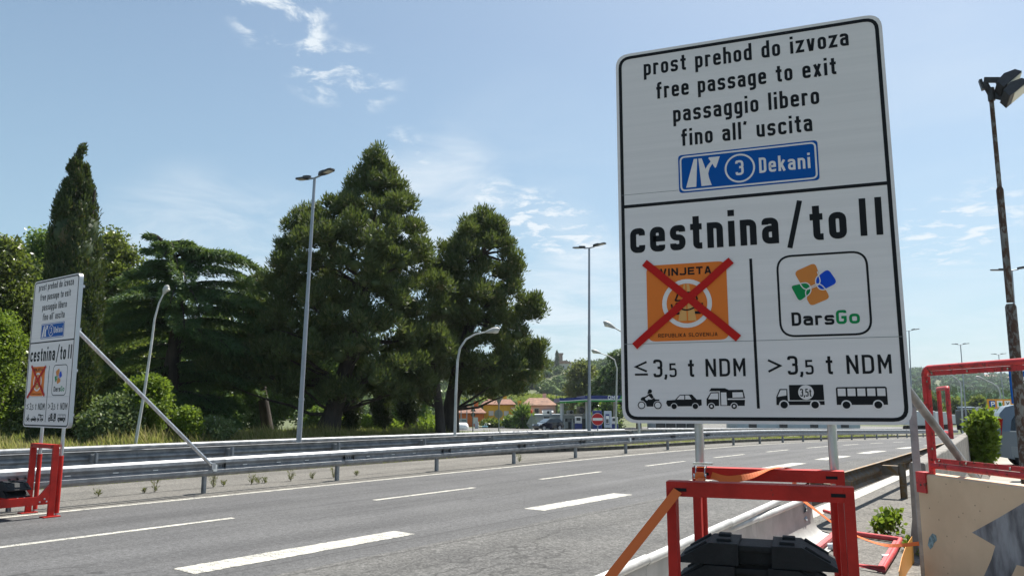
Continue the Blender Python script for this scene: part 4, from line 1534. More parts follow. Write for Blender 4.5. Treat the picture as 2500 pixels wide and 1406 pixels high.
        for ch, (w_, fl) in zip(txt, nat):
            ww = w_ * k if fl else w_
            if ch != ' ':
                for pts, r, cl in s.glyph(ch, ww, h):
                    q = fillet(pts, r, cl)
                    s.stroke([(x0 + (x + p.x) * cap, y0 + p.y * cap) for p in q], sw * cap, mi, layer, cl)
            x += ww + gap * k


def sign_mats():
    wm = mat('sign_white', (.80, .725, .715), .45, bump=.06, bscale=9, stretch=(.3, 1, 16), spec=.3, var=.035, vscale=1.1)
    return [wm, mat('sign_black', (.006, .006, .008), .6, spec=.25), mat('sign_blue', (.002, .085, .36), .5, spec=.12), mat('sign_orange', (.80, .195, .032), .55, spec=.15),
            mat('tape_red', (.52, .014, .012), .55, spec=.15), mat('sign_green', (.006, .24, .07), .5, spec=.15), mat('logo_blue', (.006, .07, .55), .5, spec=.15),
            mat('logo_orange', (.66, .20, .02), .5), mat('sign_aluminium', (.45, .47, .50), .4, .7), mat('sign_cream', (.74, .36, .10), .5), mat('seam_grey', (.20, .20, .21), .6)]


def sign_face_mesh():
    b = MB()
    # panel body with rounded corners and a rolled edge
    out = fillet([(0, 0), (2, 0), (2, 3), (0, 3)], .11, True)
    b.poly([(p.x, 0, p.y) for p in out], 0)
    b.poly([(p.x, .075, p.y) for p in out][::-1], 8)
    n = len(out)
    b.add([(p.x, 0, p.y) for p in out] + [(p.x, .075, p.y) for p in out], [(i, i + n, (i + 1) % n + n, (i + 1) % n) for i in range(n)], 8)
    f = Face(b)
    W_, K_, BL, OR, RD, GR, LB, LO, AL, CR, SE = range(11)
    f.stroke(fillet([(.036, .036), (1.964, .036), (1.964, 2.964), (.036, 2.964)], .085, True), .026, K_, 1, True)
    f.stroke([(.03, 1.703), (1.97, 1.703)], .026, K_)
    f.stroke([(.02, .603), (1.98, .603)], .004, SE)
    f.stroke([(.03, 1.80), (.48, 1.797)], .003, SE)
    f.text('prost prehod do izvoza', .231, 1.768, 2.786, .140, .155, K_)
    f.text('free passage to exit', .329, 1.670, 2.574, .140, .155, K_)
    f.text('passaggio libero', .457, 1.540, 2.359, .140, .155, K_)
    f.text("fino all' uscita", .516, 1.480, 2.154, .140, .155, K_)
    # blue exit plate
    f.rrect(.485, 1.772, 1.509, 2.080, .03, BL, 1)
    f.stroke(fillet([(.503, 1.790), (1.491, 1.790), (1.491, 2.062), (.503, 2.062)], .035, True), .013, W_, 2, True)
    f.poly([(.606, 2.037), (.632, 2.036), (.618, 1.811), (.54, 1.811)], W_, 2)
    f.poly([(.641, 2.037), (.667, 2.035), (.693, 1.947), (.708, 1.973), (.734, 2.002), (.717, 2.03), (.723, 2.037), (.804, 2.036), (.773, 1.951), (.764, 1.947), (.746, 1.983), (.724, 1.951), (.712, 1.908), (.717, 1.872), (.735, 1.813), (.658, 1.812)], W_, 2)
    f.stroke([(.948 + .105 * math.cos(i * math.pi / 18), 1.925 + .107 * math.sin(i * math.pi / 18)) for i in range(36)], .014, W_, 2, True)
    f.text('3', .916, .976, 1.870, .118, .15, W_, 2)
    f.text('Dekani', 1.089, 1.451, 1.870, .120, .15, W_, 2)
    # main word
    f.text('cestnina', .090, 1.204, 1.320, .280, .172, K_)
    f.stroke([(1.276, 1.278), (1.361, 1.630)], .036, K_)
    f.text('to', 1.423, 1.669, 1.322, .280, .172, K_)
    f.stroke([(1.779, 1.330), (1.781, 1.606)], .044, K_)
    f.stroke([(1.882, 1.330), (1.884, 1.606)], .044, K_)
    # crossed-out vignette
    f.rrect(.212, .618, .818, 1.212, .06, OR, 1)
    f.circle((.516, .902), .187, W_, 2, 40)
    f.circle((.516, .902), .153, OR, 3, 40)
    f.poly([(.497, 1.05), (.537, 1.05), (.585, .768), (.448, .768)], CR, 4)
    f.stroke([(.513, 1.05), (.518, .752)], .010, OR, 5)
    f.stroke(fillet([(.43, .925), (.455, .985), (.575, .985), (.60, .925), (.43, .925)], .02), .012, K_, 6)
    f.stroke([(.400, .90), (.412, .835), (.46, .828)], .012, K_, 6)
    f.stroke([(.632, .90), (.622, .835), (.575, .828)], .012, K_, 6)
    f.stroke([(.447 + .014 * math.cos(i * .7), .893 + .014 * math.sin(i * .7)) for i in range(9)], .009, K_, 6, True)
    f.stroke([(.585 + .014 * math.cos(i * .7), .893 + .014 * math.sin(i * .7)) for i in range(9)], .009, K_, 6, True)
    f.stroke(fillet([(.455, .868), (.515, .845), (.575, .868)], .05), .011, K_, 6)
    f.poly([(.575, .838), (.62, .838), (.62, .818), (.575, .818)], K_, 6)
    f.poly([(.415, .838), (.455, .838), (.455, .818), (.415, .818)], K_, 6)
    f.text('VINJETA', .320, .706, 1.122, .058, .21, K_, 3, .8, .2)
    f.text('REPUBLIKA SLOVENIJA', .293, .734, .647, .028, .14, K_, 3, .6, .2)
    for a, c in (((.200, 1.237), (.885, .624)), ((.856, 1.212), (.109, .586))):
        f.stroke([(a[0] + (c[0] - a[0]) * i / 8 , a[1] + (c[1] - a[1]) * i / 8 + .002 * math.sin(i * 2.2)) for i in range(9)], .058, RD, 8 if a[0] < .5 else 9)
    f.stroke([(.996, 1.217), (1.002, .111)], .020, K_)
    # toll tag box with its logo
    f.stroke(fillet([(1.182, .628), (1.784, .628), (1.784, 1.218), (1.182, 1.218)], .105, True, 8), .015, K_, 1, True)
    P1 = [(1.294, 1.097), (1.442, 1.158), (1.462, 1.08), (1.47, 1.005), (1.410, .975), (1.34, 1.0)]
    P2 = [(1.371, .897), (1.362, .951), (1.40, .985), (1.457, .999), (1.504, .952), (1.529, .894), (1.394, .84)]
    f.poly(fillet([p + (.035 if i < 2 else .015,) for i, p in enumerate(P1)], .03, True), LO, 1)
    f.poly(fillet([p + (.035 if i > 4 else .015,) for i, p in enumerate(P2)], .03, True), LO, 1)
    PB = [(1.424, 1.035, .05), (1.527, 1.114, .04), (1.59, 1.0, .04), (1.465, .940, .05)]
    PG = [(1.262, .998, .03), (1.390, 1.018, .05), (1.412, .945, .05), (1.318, .870, .035)]
    f.poly(fillet(PB, .04, True), LB, 2)
    f.poly(fillet(PG, .04, True), GR, 2)
    for q in (PB, PG):
        f.stroke(fillet(q, .04, True), .007, W_, 3, True)
    f.stroke(fillet([(1.453, 1.09), (1.478, .998), (1.36, .955), (1.325, 1.02)], .045), .007, W_, 4)
    f.stroke(fillet([(1.371, .897), (1.362, .96), (1.462, 1.010), (1.509, .95)], .045), .007, W_, 4)
    f.text('Dars', 1.261, 1.547, .702, .098, .19, K_, 1, .62, .14)
    f.text('Go', 1.559, 1.714, .704, .100, .19, GR, 1, .62, .14)
    # weights and vehicles
    for dx, sgn, x0, x1, y in ((0, '\u2264', .105, .205, .349), (0, '>', 1.076, 1.173, .352)):
        f.text(sgn, x0, x1, y + .012, .110, .14, K_)
    for o, y in ((0, .345), (.9725, .351)):
        f.text('3', .248 + o * .9955, .317 + o * .9955, y, .135, .14, K_)
        f.text(',', .334 + o * .995, .352 + o * .995, y, .13, .14, K_)
        f.text('5', .370 + o * .9935, .424 + o * .9935, y, .104, .14, K_)
        f.text('t', .509 + o * .9905, .553 + o * .9905, y, .138, .14, K_)
        f.text('NDM', .638 + o * .9965, .924 + o * .9965, y, .132, .14, K_, 1, .5, .16, {'M': .93})
    car = [(.337, .151), (.344, .17), (.405, .175), (.442, .213), (.532, .214), (.565, .177), (.6, .177), (.601, .135), (.579, .128), (.351, .126)]
    f.poly(car, K_, 1)
    for q in ([(.417, .177), (.444, .207), (.475, .207), (.474, .177)], [(.482, .208), (.51, .208), (.528, .178), (.481, .178)]):
        f.poly(q, W_, 2)
    for c in ((.397, .126), (.554, .127)):
        f.circle(c, .025, W_, 2)
        f.circle(c, .020, K_, 3)
    f.poly([(.637, .181), (.669, .229), (.727, .231), (.726, .13), (.636, .13)], K_, 1)
    f.poly([(.649, .179), (.672, .222), (.722, .223), (.721, .178)], W_, 2)
    f.poly([(.657, .238), (.674, .26), (.771, .259), (.8, .246), (.9, .247), (.912, .186), (.911, .174), (.907, .131), (.735, .13), (.735, .238)], K_, 1)
    for q in ([(.742, .228), (.781, .228), (.783, .135), (.742, .135)], [(.824, .228), (.896, .229), (.901, .192), (.824, .19)], [(.789, .184), (.915, .184), (.915, .174), (.788, .174)]):
        f.poly(q, W_, 2)
    for c in ((.671, .127), (.833, .128)):
        f.circle(c, .026, W_, 2)
        f.circle(c, .020, K_, 3)
        f.circle(c, .009, W_, 4)
    f.poly([(.146, .172), (.145, .184), (.158, .196), (.183, .2), (.214, .223), (.231, .221), (.245, .194), (.23, .183), (.207, .205), (.178, .186), (.182, .176), (.194, .169), (.201, .178), (.23, .178), (.247, .192), (.256, .179), (.287, .178), (.287, .168), (.268, .168), (.248, .155), (.241, .125), (.191, .125), (.184, .151), (.165, .168)], K_, 1)
    f.circle((.218, .240), .015, K_, 1)
    f.stroke([(.205, .236), (.202, .224), (.214, .229)], .007, K_, 1)
    for c in ((.151, .135), (.275, .135)):
        f.circle(c, .033, W_, 2)
        f.stroke([(c[0] + .0255 * math.cos(i * .3491), c[1] + .0255 * math.sin(i * .3491)) for i in range(18)], .007, K_, 3, True)
    f.poly([(1.218, .278), (1.447, .279), (1.448, .17), (1.218, .17)], K_, 1)
    f.circle((1.330, .225), .052, W_, 2)
    f.text('3,5t', 1.291, 1.366, .196, .055, .13, K_, 3, .46, .1)
    f.poly([(1.128, .194), (1.154, .25), (1.205, .25), (1.206, .163), (1.449, .164), (1.449, .137), (1.127, .136)], K_, 1)
    f.poly([(1.137, .194), (1.159, .242), (1.199, .243), (1.198, .204)], W_, 2)
    f.poly([(1.528, .251), (1.535, .26), (1.843, .262), (1.852, .254), (1.853, .138), (1.528, .137)], K_, 1)
    for x in (1.539, 1.602, 1.665, 1.728, 1.791):
        f.poly([(x, .25), (x + .051, .25), (x + .051, .198), (x, .198)], W_, 2)
    for c in ((1.179, .137), (1.386, .137), (1.59, .136), (1.792, .137)):
        f.circle(c, .034, W_, 2)
        f.circle(c, .025, K_, 3)
    return b


TUBE = mat('galvanised_tube', (.50, .51, .53), .33, .85, var=.18, vscale=6, stretch=(3, 3, .5))
REDP = mat('red_frame_paint', (.44, .022, .015), .55, var=.2, vscale=4, bump=.12, bscale=60, spec=.25, rustcol=(.10, .035, .025), rust=-.16)
REDO = mat('red_rail_paint', (.50, .034, .036), .5, var=.2, vscale=6, rustcol=(.13, .03, .02), rust=.3, bump=.15, bscale=40, spec=.35)
RUBB = mat('black_rubber', (.012, .013, .014), .75, var=.35, vscale=9, bump=.5, bscale=70)
STRP = mat('orange_webbing', (.72, .14, .022), .7, bump=.3, bscale=180)


def toll_sign(label, loc, rz, zb, ground, lean, brace, mesh=None):
    t = thing('toll_sign', label, 'road sign', (loc[0], loc[1], ground), rz)
    if mesh is None:
        b = sign_face_mesh()
        p = b.build('panel', sign_mats(), t, world=False, recalc=False)
        mesh = p.data
    else:
        p = bpy.data.objects.new('panel', mesh)
        COL.objects.link(p)
        p.parent = t
    p.location = (0, 0, zb - ground)
    p.rotation_euler = (lean, 0, 0)
    z0 = zb - ground
    for x in (.555, 1.49):
        b = MB()
        b.tube([(x, .145, .02), (x, .145, z0 + 2.9)], .033, 14)
        b.tube([(x - .04, .115, z0 + .5), (x + .04, .115, z0 + .5)], .012, 6)
        b.build('post', TUBE, t, world=False, smooth_=True)
    b = MB()
    for z in (.25, 1.1, 1.9, 2.75):
        b.box((1.0, .093, z0 + z), (1.9, .034, .05))
    b.build('back_rail', MATS['sign_aluminium'], t, world=False)
    zt = z0 - .315
    for nm, y in (('rear_frame', .02), ('front_frame', -1.12)):
        b = MB()
        for x in (.545, 1.52):
            b.box((x, y, zt / 2), (.055, .11, zt))
        b.box((1.0325, y, zt - .042), (.92, .112, .085))
        for x in (.60, 1.465):
            b.box((x, y - .057, zt - .045), (.075, .004, .02), mi=1)
        if y > 0:
            for x in (.555, 1.49):
                b.tube([(x, .145, .06), (x, .145, zt - .22)], .042, 12)
        for x in (.545, 1.52):
            b.box((x, y, .01), (.2, .3, .02))
        b.build(nm, [REDP, MATS['sign_black']], t, world=False, bevel=.006)
    for x in (.545, 1.52):
        b = MB()
        b.prism([(x - .03, -1.06, .25), (x - .03, -.04, .25), (x - .03, -.04, .62), (x - .03, -.22, .40), (x - .03, -.9, .40), (x - .03, -1.06, .55)], (.06, 0, 0))
        for yy, z in ((-.12, .35), (-.2, .30), (-.08, .30)):
            b.box((x, yy, z), (.07, .03, .03), mi=1)
        b.build('ballast_beam', [REDP, TUBE], t, world=False, bevel=.005)
    b = MB()
    b.tube(brace, .042, 14)
    for e in (brace[0], brace[-1]):
        b.box(e, (.12, .1, .14))
    b.build('brace', TUBE if loc[0] < 0 else GALVW, t, world=False, smooth_=True)
    return t, mesh


def ballast(t, x0, x1, z0, n, yc, labels, group, dz=.135, seed=1):
    pr = random.Random(seed)
    w_ = t.matrix_basis.copy() if False else Matrix.Translation(t.location) @ Matrix.Rotation(t.rotation_euler.z, 4, 'Z')
    first = None
    for i in range(n):
        k = n - 1 - i
        z = z0 + k * dz
        o = thing('ballast_plate', labels[i], 'ballast', (0, 0, 0), 0, group)
        L, H, D = x1 - x0, dz - .006, .40
        b = MB()
        sl = .20
        # two halves with a grip notch between them
        for s_ in (-1, 1):
            pts = [(s_ * .10, 0, 0), (s_ * L / 2, 0, 0), (s_ * L / 2, 0, .022), (s_ * (L / 2 - .025), 0, .035), (s_ * (L / 2 - sl), 0, H), (s_ * .10, 0, H)]
            b.prism([Vector(p) + Vector((0, -D / 2, 0)) for p in pts], (0, D, 0))
            b.box((s_ * .19, -D / 2 + .10, H + .008), (.09, .07, .022))
            b.box((s_ * .20, D / 2 - .09, H + .008), (.08, .07, .022))
            b.beam((s_ * (L / 2 - sl + .02), -D / 2 + .05, H - .002), (s_ * (L / 2 - .04), -D / 2 + .05, .045), .035, .02)
            b.beam((s_ * (L / 2 - sl + .02), D / 2 - .05, H - .002), (s_ * (L / 2 - .04), D / 2 - .05, .045), .035, .02)
        b.box((0, .02, H * .5 - .008), (.204, D - .10, H - .02))
        b.box((0, -D / 2 + .05, H - .03), (.204, .03, .035))
        m = b.build('rubber_slab', RUBB, o, world=False, bevel=.006)
        c = w_ @ Vector(((x0 + x1) / 2 + pr.uniform(-.012, .012) + (.025 if k % 2 else 0), yc + pr.uniform(-.02, .02), z))
        o.location = c
        o.rotation_euler = (0, 0, t.rotation_euler.z + pr.uniform(-.02, .02))
        if first is None:
            first = o


def ribbon(name, label, pts, wd, normal_hint, m, cat='strap'):
    """flat webbing through world points with small thickness"""
    pts = [Vector(p[:3]) for p in pts]
    q = []
    for i in range(len(pts) - 1):
        p0, p1, p2, p3 = pts[max(0, i - 1)], pts[i], pts[i + 1], pts[min(len(pts) - 1, i + 2)]
        for j in range(8):
            t = j / 8
            q.append(.5 * ((2 * p1) + (p2 - p0) * t + (2 * p0 - 5 * p1 + 4 * p2 - p3) * t * t + (3 * p1 - p0 - 3 * p2 + p3) * t ** 3))
    q.append(pts[-1])
    b = MB()
    n = len(q)
    vs = []
    for i, p in enumerate(q):
        d = (q[min(n - 1, i + 1)] - q[max(0, i - 1)]).normalized()
        f = i / (n - 1) * (len(normal_hint) - 1)
        k = min(len(normal_hint) - 2, int(f)) if len(normal_hint) > 1 else 0
        h = Vector(normal_hint[k]).lerp(Vector(normal_hint[min(k + 1, len(normal_hint) - 1)]), f - k)
        sd_ = d.cross(h).normalized()
        nn = sd_.cross(d).normalized()
        for a, c in ((-1, -1), (1, -1), (1, 1), (-1, 1)):
            vs.append(p + sd_ * wd / 2 * a + nn * .0015 * c)
    fs = [(4 * i + k, 4 * i + (k + 1) % 4, 4 * i + 4 + (k + 1) % 4, 4 * i + 4 + k) for i in range(n - 1) for k in range(4)]
    b.add(vs, fs)
    return b.build(name, m)


def signs():
    O = Vector((.848, 6.0, 0))
    yw = R(-20.62)
    Mw = Matrix.Translation(O) @ Matrix.Rotation(yw, 4, 'Z')
    inv = Mw.inverted()
    g = .32
    e1 = inv @ at(2378, 1162, 9.6)
    s1 = Vector((1.49, .16, 3.02))
    e2 = s1 + (e1 - s1) * 1.2
    off = Vector((0, 0, g))
    big, me = toll_sign('large white toll sign on a red stand weighted with black rubber plates', O, yw, 1.969, g, R(-.67), [s1 - off, e2 - off])
    # concrete plinth that lifts the stand
    pl = thing('concrete_plinth', 'low concrete plinth under the stand of the large toll sign', 'plinth', tuple(O), yw)
    b = MB()
    b.box((1.03, -.45, g / 2 - .001), (1.75, 1.75, g - .002))
    b.build('slab', MATS['kerb_concrete'], pl, world=False, bevel=.02)
    ballast(big, .485, 1.435, .385, 4, -.55, ['uppermost black rubber ballast plate on the large toll sign stand', 'second black rubber ballast plate from the top on the large sign stand', 'second black rubber ballast plate from the bottom on the large sign stand', 'lowest black rubber ballast plate on the large toll sign stand'], 'rubber ballast plates on the large sign stand', .1365)
    O2 = Vector((-10.06, 16.08, 0))
    small, _ = toll_sign('smaller distant white toll sign behind the guardrail in front of the cypress', O2, R(-36.3), 1.674, 0.0, R(.5), [(.60, .16, 4.1), (.53, 4.05, .66)], me)
    ballast(small, .5, 1.45, .405, 2, -.55, ['upper black rubber plate on the stand of the smaller toll sign', 'lower black rubber plate on the stand of the smaller toll sign'], 'rubber ballast plates on the small sign stand', .13, 2)
    # ratchet strap of the large sign
    zt = 1.654
    fr, bk = -1.185, .02

    def w(x, y, z):
        return Mw @ Vector((x, y, z))
    f = (Mw.to_3x3() @ Vector((0, -1, 0)))
    st = thing('ratchet_strap', 'orange ratchet strap lashing the large sign stand to the ground and wall', 'strap', tuple(w(.6, .02, zt)))
    lo = Vector(st.location)

    def sub(name, pts, wd, hint, m=STRP):
        o = ribbon(name, '', [Vector(p) for p in pts], wd, hint, m)
        o.data.transform(Matrix.Translation(-lo))
        o.parent = st
        return o
    gl = at(1440, 1470, 4.35)
    sub('webbing', [w(.588, fr - .004, zt - .05), gl], .055, [(f.x, f.y, .3)] * 2)
    sub('webbing', [w(.60, fr + .14, zt - .06), w(.60, -.6, zt - .075), w(.60, -.12, zt - .06), w(.575, -.06, zt - .035)], .045, [(0, 0, 1)] * 2)
    sub('webbing', [w(.66, -.075, zt - .05), w(.78, -.12, zt - .07), w(.93, -.10, zt - .045), w(1.06, -.055, zt + .002), w(1.14, .02, zt + .012), w(1.20, .085, zt - .01), w(1.22, .10, zt - .07)], .05, [(f.x, f.y, .3), (f.x, f.y, .5), (0, 0, 1), (0, 0, 1), (-f.x, -f.y, .4)])
    wallp = at(2244, 1326, 9.25)
    sub('webbing', [w(1.22, .10, zt - .07), at(1945, 1206, 6.3), at(1990, 1243, 7.2), at(2046, 1284, 8.4), at(2110, 1315, 9.2), at(2170, 1331, 9.5), wallp], .045, [(0, -1, .5), (.4, -1, .6), (1, -.3, .7), (0, -.7, 1), (0, -1, .3)])
    b = MB()
    for dx in (-.032, .032):
        b.prism([w(.585 + dx, -.055, zt + .03), w(.585 + dx, -.055, zt - .055), w(.585 + dx, -.13, zt - .085), w(.585 + dx, -.15, zt - .05), w(.585 + dx, -.12, zt + .0)], Mw.to_3x3() @ Vector((.006, 0, 0)))
    b.tube([w(.54, -.125, zt - .055), w(.63, -.125, zt - .055)], .018, 12)
    b.tube([w(.54, -.075, zt + .012), w(.63, -.075, zt + .012)], .012, 10)
    b.box(w(.60, -.04, zt + .03), (.14, .06, .012), rz=yw)
    b.build('ratchet', mat('zinc_plated', (.62, .60, .56), .25, .95, var=.2, vscale=40), st)
    b = MB()
    b.tube([w(.553, -.125, zt - .055), w(.618, -.125, zt - .055)], .029, 12)
    b.build('webbing_roll', STRP, st)


# ------------------------------------------------------------------ foreground on the right
CONC = mat('barrier_concrete', (.24, .225, .20), .9, var=.4, vscale=2.5, bump=.5, bscale=30, col2=(.16, .15, .14))


def wallpaint():
    m = bpy.data.materials.new('painted_concrete')
    m.use_nodes = True
    t = NT(m.node_tree)
    b = m.node_tree.nodes['Principled BSDF']
    tcn = t.n('ShaderNodeTexCoord')
    v = tcn.outputs['Object']
    base_ = t.mix(t.ramp(t.noise(v, 1.4, 5, .6), .3, .7), (.56, .41, .27, 1), (.66, .49, .33, 1))
    # air-bubble pits
    vo = t.n('ShaderNodeTexVoronoi')
    t.put(vo.inputs['Vector'], v)
    vo.inputs['Scale'].default_value = 11
    vo.inputs['Randomness'].default_value = 1
    pit = t.math('MULTIPLY', t.ramp(vo.outputs['Distance'], .06, .13, .8, 0), t.ramp(t.noise(v, 5.3, 2), .48, .51))
    c = t.mix(pit, base_, (.10, .07, .05, 1))
    mp = t.n('ShaderNodeMapping')
    mp.inputs['Scale'].default_value = (1.2, 1.2, .9)
    t.put(mp.inputs[0], v)
    c = t.mix(t.math('MULTIPLY', t.ramp(t.noise(mp.outputs[0], 1, 5, .7), .55, .8), .3), c, (.36, .26, .17, 1))
    t.put(b.inputs['Base Color'], c)
    b.inputs['Roughness'].default_value = .85
    bp = t.n('ShaderNodeBump')
    bp.inputs['Strength'].default_value = .35
    bp.inputs['Distance'].default_value = .01
    t.put(bp.inputs['Height'], t.math('ADD', t.math('MULTIPLY', pit, -1.0), t.noise(v, 30, 3)))
    m.node_tree.links.new(bp.outputs[0], b.inputs['Normal'])
    MATS['painted_concrete'] = m
    return m


def walls():
    AP = Vector((4.93, 9.6, 0))
    dn = Vector((.130, -.9915, 0))          # towards the camera side
    rt = Vector((.9915, .130, 0))
    zt = 1.29
    t = thing('concrete_wall', 'beige painted concrete wall panel with a grey arrow stencil in the right corner', 'wall', tuple(AP))
    b = MB()
    prof = [(0, 0), (0, zt - .015), (.015, zt), (.235, zt), (.25, zt - .015), (.25, 0)]
    L = 7.0
    for i in range(1):
        b.prism([AP + rt * q[0] + Vector((0, 0, q[1])) for q in prof], dn * L)
    b.build('panel', wallpaint(), t)
    arrow_m = mat('grey_stencil', (.30, .31, .33), .8, col2=(.09, .09, .10), vscale=5, stretch=(1, 1, .4), bump=.2, bscale=30)
    # arrow lies on the face: p(a, z) with a metres from the apex towards the camera

    def onface(u, v):
        d = ray(u, v)
        o = Vector((0, 0, CAMH))
        k = ((AP - rt * .003) - o).dot(rt) / d.dot(rt)
        return o + d * k
    b = MB()
    pts = [(2373, 1299), (2440, 1262), (2500, 1226), (2580, 1180), (2580, 1440), (2440, 1460), (2398, 1415), (2420, 1365), (2430, 1332)]
    b.prism([onface(*p) for p in pts], rt * .0025)
    b.build('arrow_stencil', arrow_m, t)
    b = MB()
    pts = [(2470, 1406), (2483, 1378), (2530, 1390), (2530, 1440), (2470, 1440)]
    b.prism([onface(*p) - rt * .003 for p in pts], rt * .0025)
    b.build('arrow_gap', MATS['painted_concrete'], t)
    b = MB()
    b.prism([onface(*p) for p in [(2268, 1312), (2276, 1301), (2285, 1306), (2287, 1318), (2280, 1325), (2277, 1334), (2271, 1340), (2265, 1330)]], rt * .0025)
    b.build('paint_fleck', mat('teal_fleck', (.16, .25, .28), .8, var=.4, vscale=30), t)
    # second barrier running away along the road, concave profile
    t2 = thing('concrete_barrier', 'weathered grey concrete barrier running away beside the parked van', 'barrier', (5.25, 10.25, 0))
    a, c = Vector((5.80, 11.32, 0)), Vector((18.04, 30.45, 0))
    d = (c - a).normalized()
    r_ = Vector((d.y, -d.x, 0))
    prof = [(-.17, 0), (-.165, .08), (-.13, .30), (-.10, .5), (-.09, 1.27), (-.07, 1.29), (.10, 1.29), (.12, 1.27), (.14, .42), (.32, .08), (.32, 0)]
    n = 6
    for i in range(n):
        p0 = a + (c - a) * (i / n) + d * .012
        p1 = a + (c - a) * ((i + 1) / n) - d * .012
        b = MB()
        b.prism([p0 + r_ * q[0] + Vector((0, 0, q[1] - (0.02 if i else 0))) for q in prof], p1 - p0)
        b.build('segment', CONC, t2, bevel=.01)
    # red guard on the beige wall
    t3 = thing('red_guard_rail', 'red tubular guard frame bolted on top of the beige wall', 'guard rail', tuple(AP + Vector((0, 0, zt))))
    q = lambda al, z, o=.10: AP + dn * al + rt * o + Vector((0, 0, z))
    b = MB()
    pts = [q(.14, zt - .02), q(.14, zt + 1.16)]
    for k in range(1, 7):
        an = k / 6 * math.pi / 2
        pts.append(q(.14 + .10 * (1 - math.cos(an)), zt + 1.16 + .10 * math.sin(an)))
    pts += [q(2.0, zt + 1.26), q(3.6, zt + 1.26), q(3.7, zt + 1.16), q(3.7, zt - .02)]
    b.tube(pts, .036, 14)
    b.tube([q(.14, zt + .10), q(3.7, zt + .10)], .034, 12)
    b.build('tube_frame', REDO, t3, smooth_=True)
    b = MB()
    b.box(q(1.92, zt + 1.195), (3.4, .012, .055), M=Matrix((dn, rt, Vector((0, 0, 1)))).transposed())
    b.box(q(.205, zt + .66), (.055, .012, 1.0), M=Matrix((dn, rt, Vector((0, 0, 1)))).transposed())
    b.box(q(1.92, zt + .165), (3.4, .012, .055), M=Matrix((dn, rt, Vector((0, 0, 1)))).transposed())
    b.build('angle_strip', REDO, t3)
    for al, z in ((.30, 1.195), (.9, 1.195), (1.5, 1.195), (.30, .165), (.75, .165), (1.4, .165), (.20, .3), (.20, 1.1)):
        b = MB()
        b.tube([q(al, zt + z, .092), q(al, zt + z, .08)], .014, 8)
        b.build('bolt', MATS['zinc_plated'], t3)
    b = MB()
    b.box(AP + dn * .085 - rt * .012 + Vector((0, 0, zt - .10)), (.17, .024, .24), M=Matrix((dn, rt, Vector((0, 0, 1)))).transposed())
    b.box(AP + dn * .085 + rt * .05 + Vector((0, 0, zt + .012)), (.17, .13, .02), M=Matrix((dn, rt, Vector((0, 0, 1)))).transposed())
    br = b.build('bracket', REDO, t3)
    b = MB()
    b.tube([AP + dn * .085 - rt * .024 + Vector((0, 0, zt - .13)), AP + dn * .085 - rt * .03 + Vector((0, 0, zt - .13))], .014, 8)
    b.build('bolt', MATS['bolt_dark'], br)
    # second guard farther along, across the grey barrier
    Y = 21.4
    p = a + (c - a) * ((Y - a.y) / (c.y - a.y))
    t4 = thing('red_guard_rail', 'red tubular hoop standing farther along on the grey barrier', 'guard rail', (p.x, p.y, 1.27))
    b = MB()
    e0, e1 = at(2322, 1063, 21.1), at(2300, 1058, 22.6)
    e0.z = e1.z = 0
    z0, z1 = 1.22, 2.58
    b.tube([e0 + Vector((0, 0, z0)), e0 + Vector((0, 0, z1 - .09)), e0 + d * .03 + Vector((0, 0, z1 - .03)), e0 + d * .1 + Vector((0, 0, z1)), e1 - d * .1 + Vector((0, 0, z1)), e1 - d * .03 + Vector((0, 0, z1 - .03)), e1 + Vector((0, 0, z1 - .09)), e1 + Vector((0, 0, z0))], .06, 12)
    b.tube([e0 + Vector((0, 0, z0 + .12)), e1 + Vector((0, 0, z0 + .12))], .06, 10)
    b.build('tube_frame', REDO, t4, smooth_=True)
    # grey square post at the wall end
    t5 = thing('steel_post', 'grey square steel post between the large toll sign edge and the wall end', 'post', (5.10, 9.95, 0))
    b = MB()
    b.box((5.11, 9.95, 1.05), (.09, .09, 2.1), rz=-.45)
    b.build('shaft', GALVW, t5, bevel=.006)
    b = MB()
    b.box((5.11, 9.95, 2.11), (.11, .11, .02), rz=-.45)
    b.build('cap', GALVW, t5)
    # steel barrier panels
    sm = mat('grey_barrier_sheet', (.42, .42, .40), .5, .25, var=.15, vscale=3, bump=.12, bscale=25)
    d2 = Vector((.566, .824, 0))
    r2 = Vector((.824, -.566, 0))
    E = Vector((4.99, 13.2, 0))
    for nm, lab, e, L, dz in (('steel_barrier', 'long grey steel barrier sheet with tubular top edge along the roadside', E, 9.0, 0.0), ('steel_barrier', 'upper grey steel barrier sheet stacked on the longer one', Vector((4.06, 11.98, 0)), 8.0, .09)):
        t6 = thing(nm, lab, 'barrier', tuple(e), 0, 'grey steel barrier sheets')
        pr = [(.0, .555), (.0, .34), (.015, .22), (.06, .12), (.14, .055), (.20, .035), (.58, .02)] if dz == 0 else [(.0, .555), (.0, .34), (.012, .20), (.04, .1)]
        if dz:
            d2, r2 = Vector((.528, .849, 0)), Vector((.849, -.528, 0))
        nseg = 3
        for i in range(nseg):
            b = MB()
            p0 = e - d2 * (L * i / nseg + .004)
            p1 = e - d2 * (L * (i + 1) / nseg - .004)
            full = pr + [(q_[0] - .006, q_[1] - .006) for q_ in pr[::-1]]
            b.sweep([(q_[0], q_[1] + dz) for q_ in full], [(p0, r2), (p1, r2)], closed=True)
            sh = b.build('sheet', sm, t6, smooth_=True)
            if i == 0 and dz == 0:
                b = MB()
                b.beam(p0 - d2 * .55 + r2 * .36 + Vector((0, 0, .036)), p0 - d2 * .15 + r2 * .50 + Vector((0, 0, .028)), .03, .006)
                b.build('slot', MATS['sign_black'], sh)
            b = MB()
            b.tube([p0 + Vector((0, 0, .60 + dz)), p1 + Vector((0, 0, .59 + dz))], .046, 14)
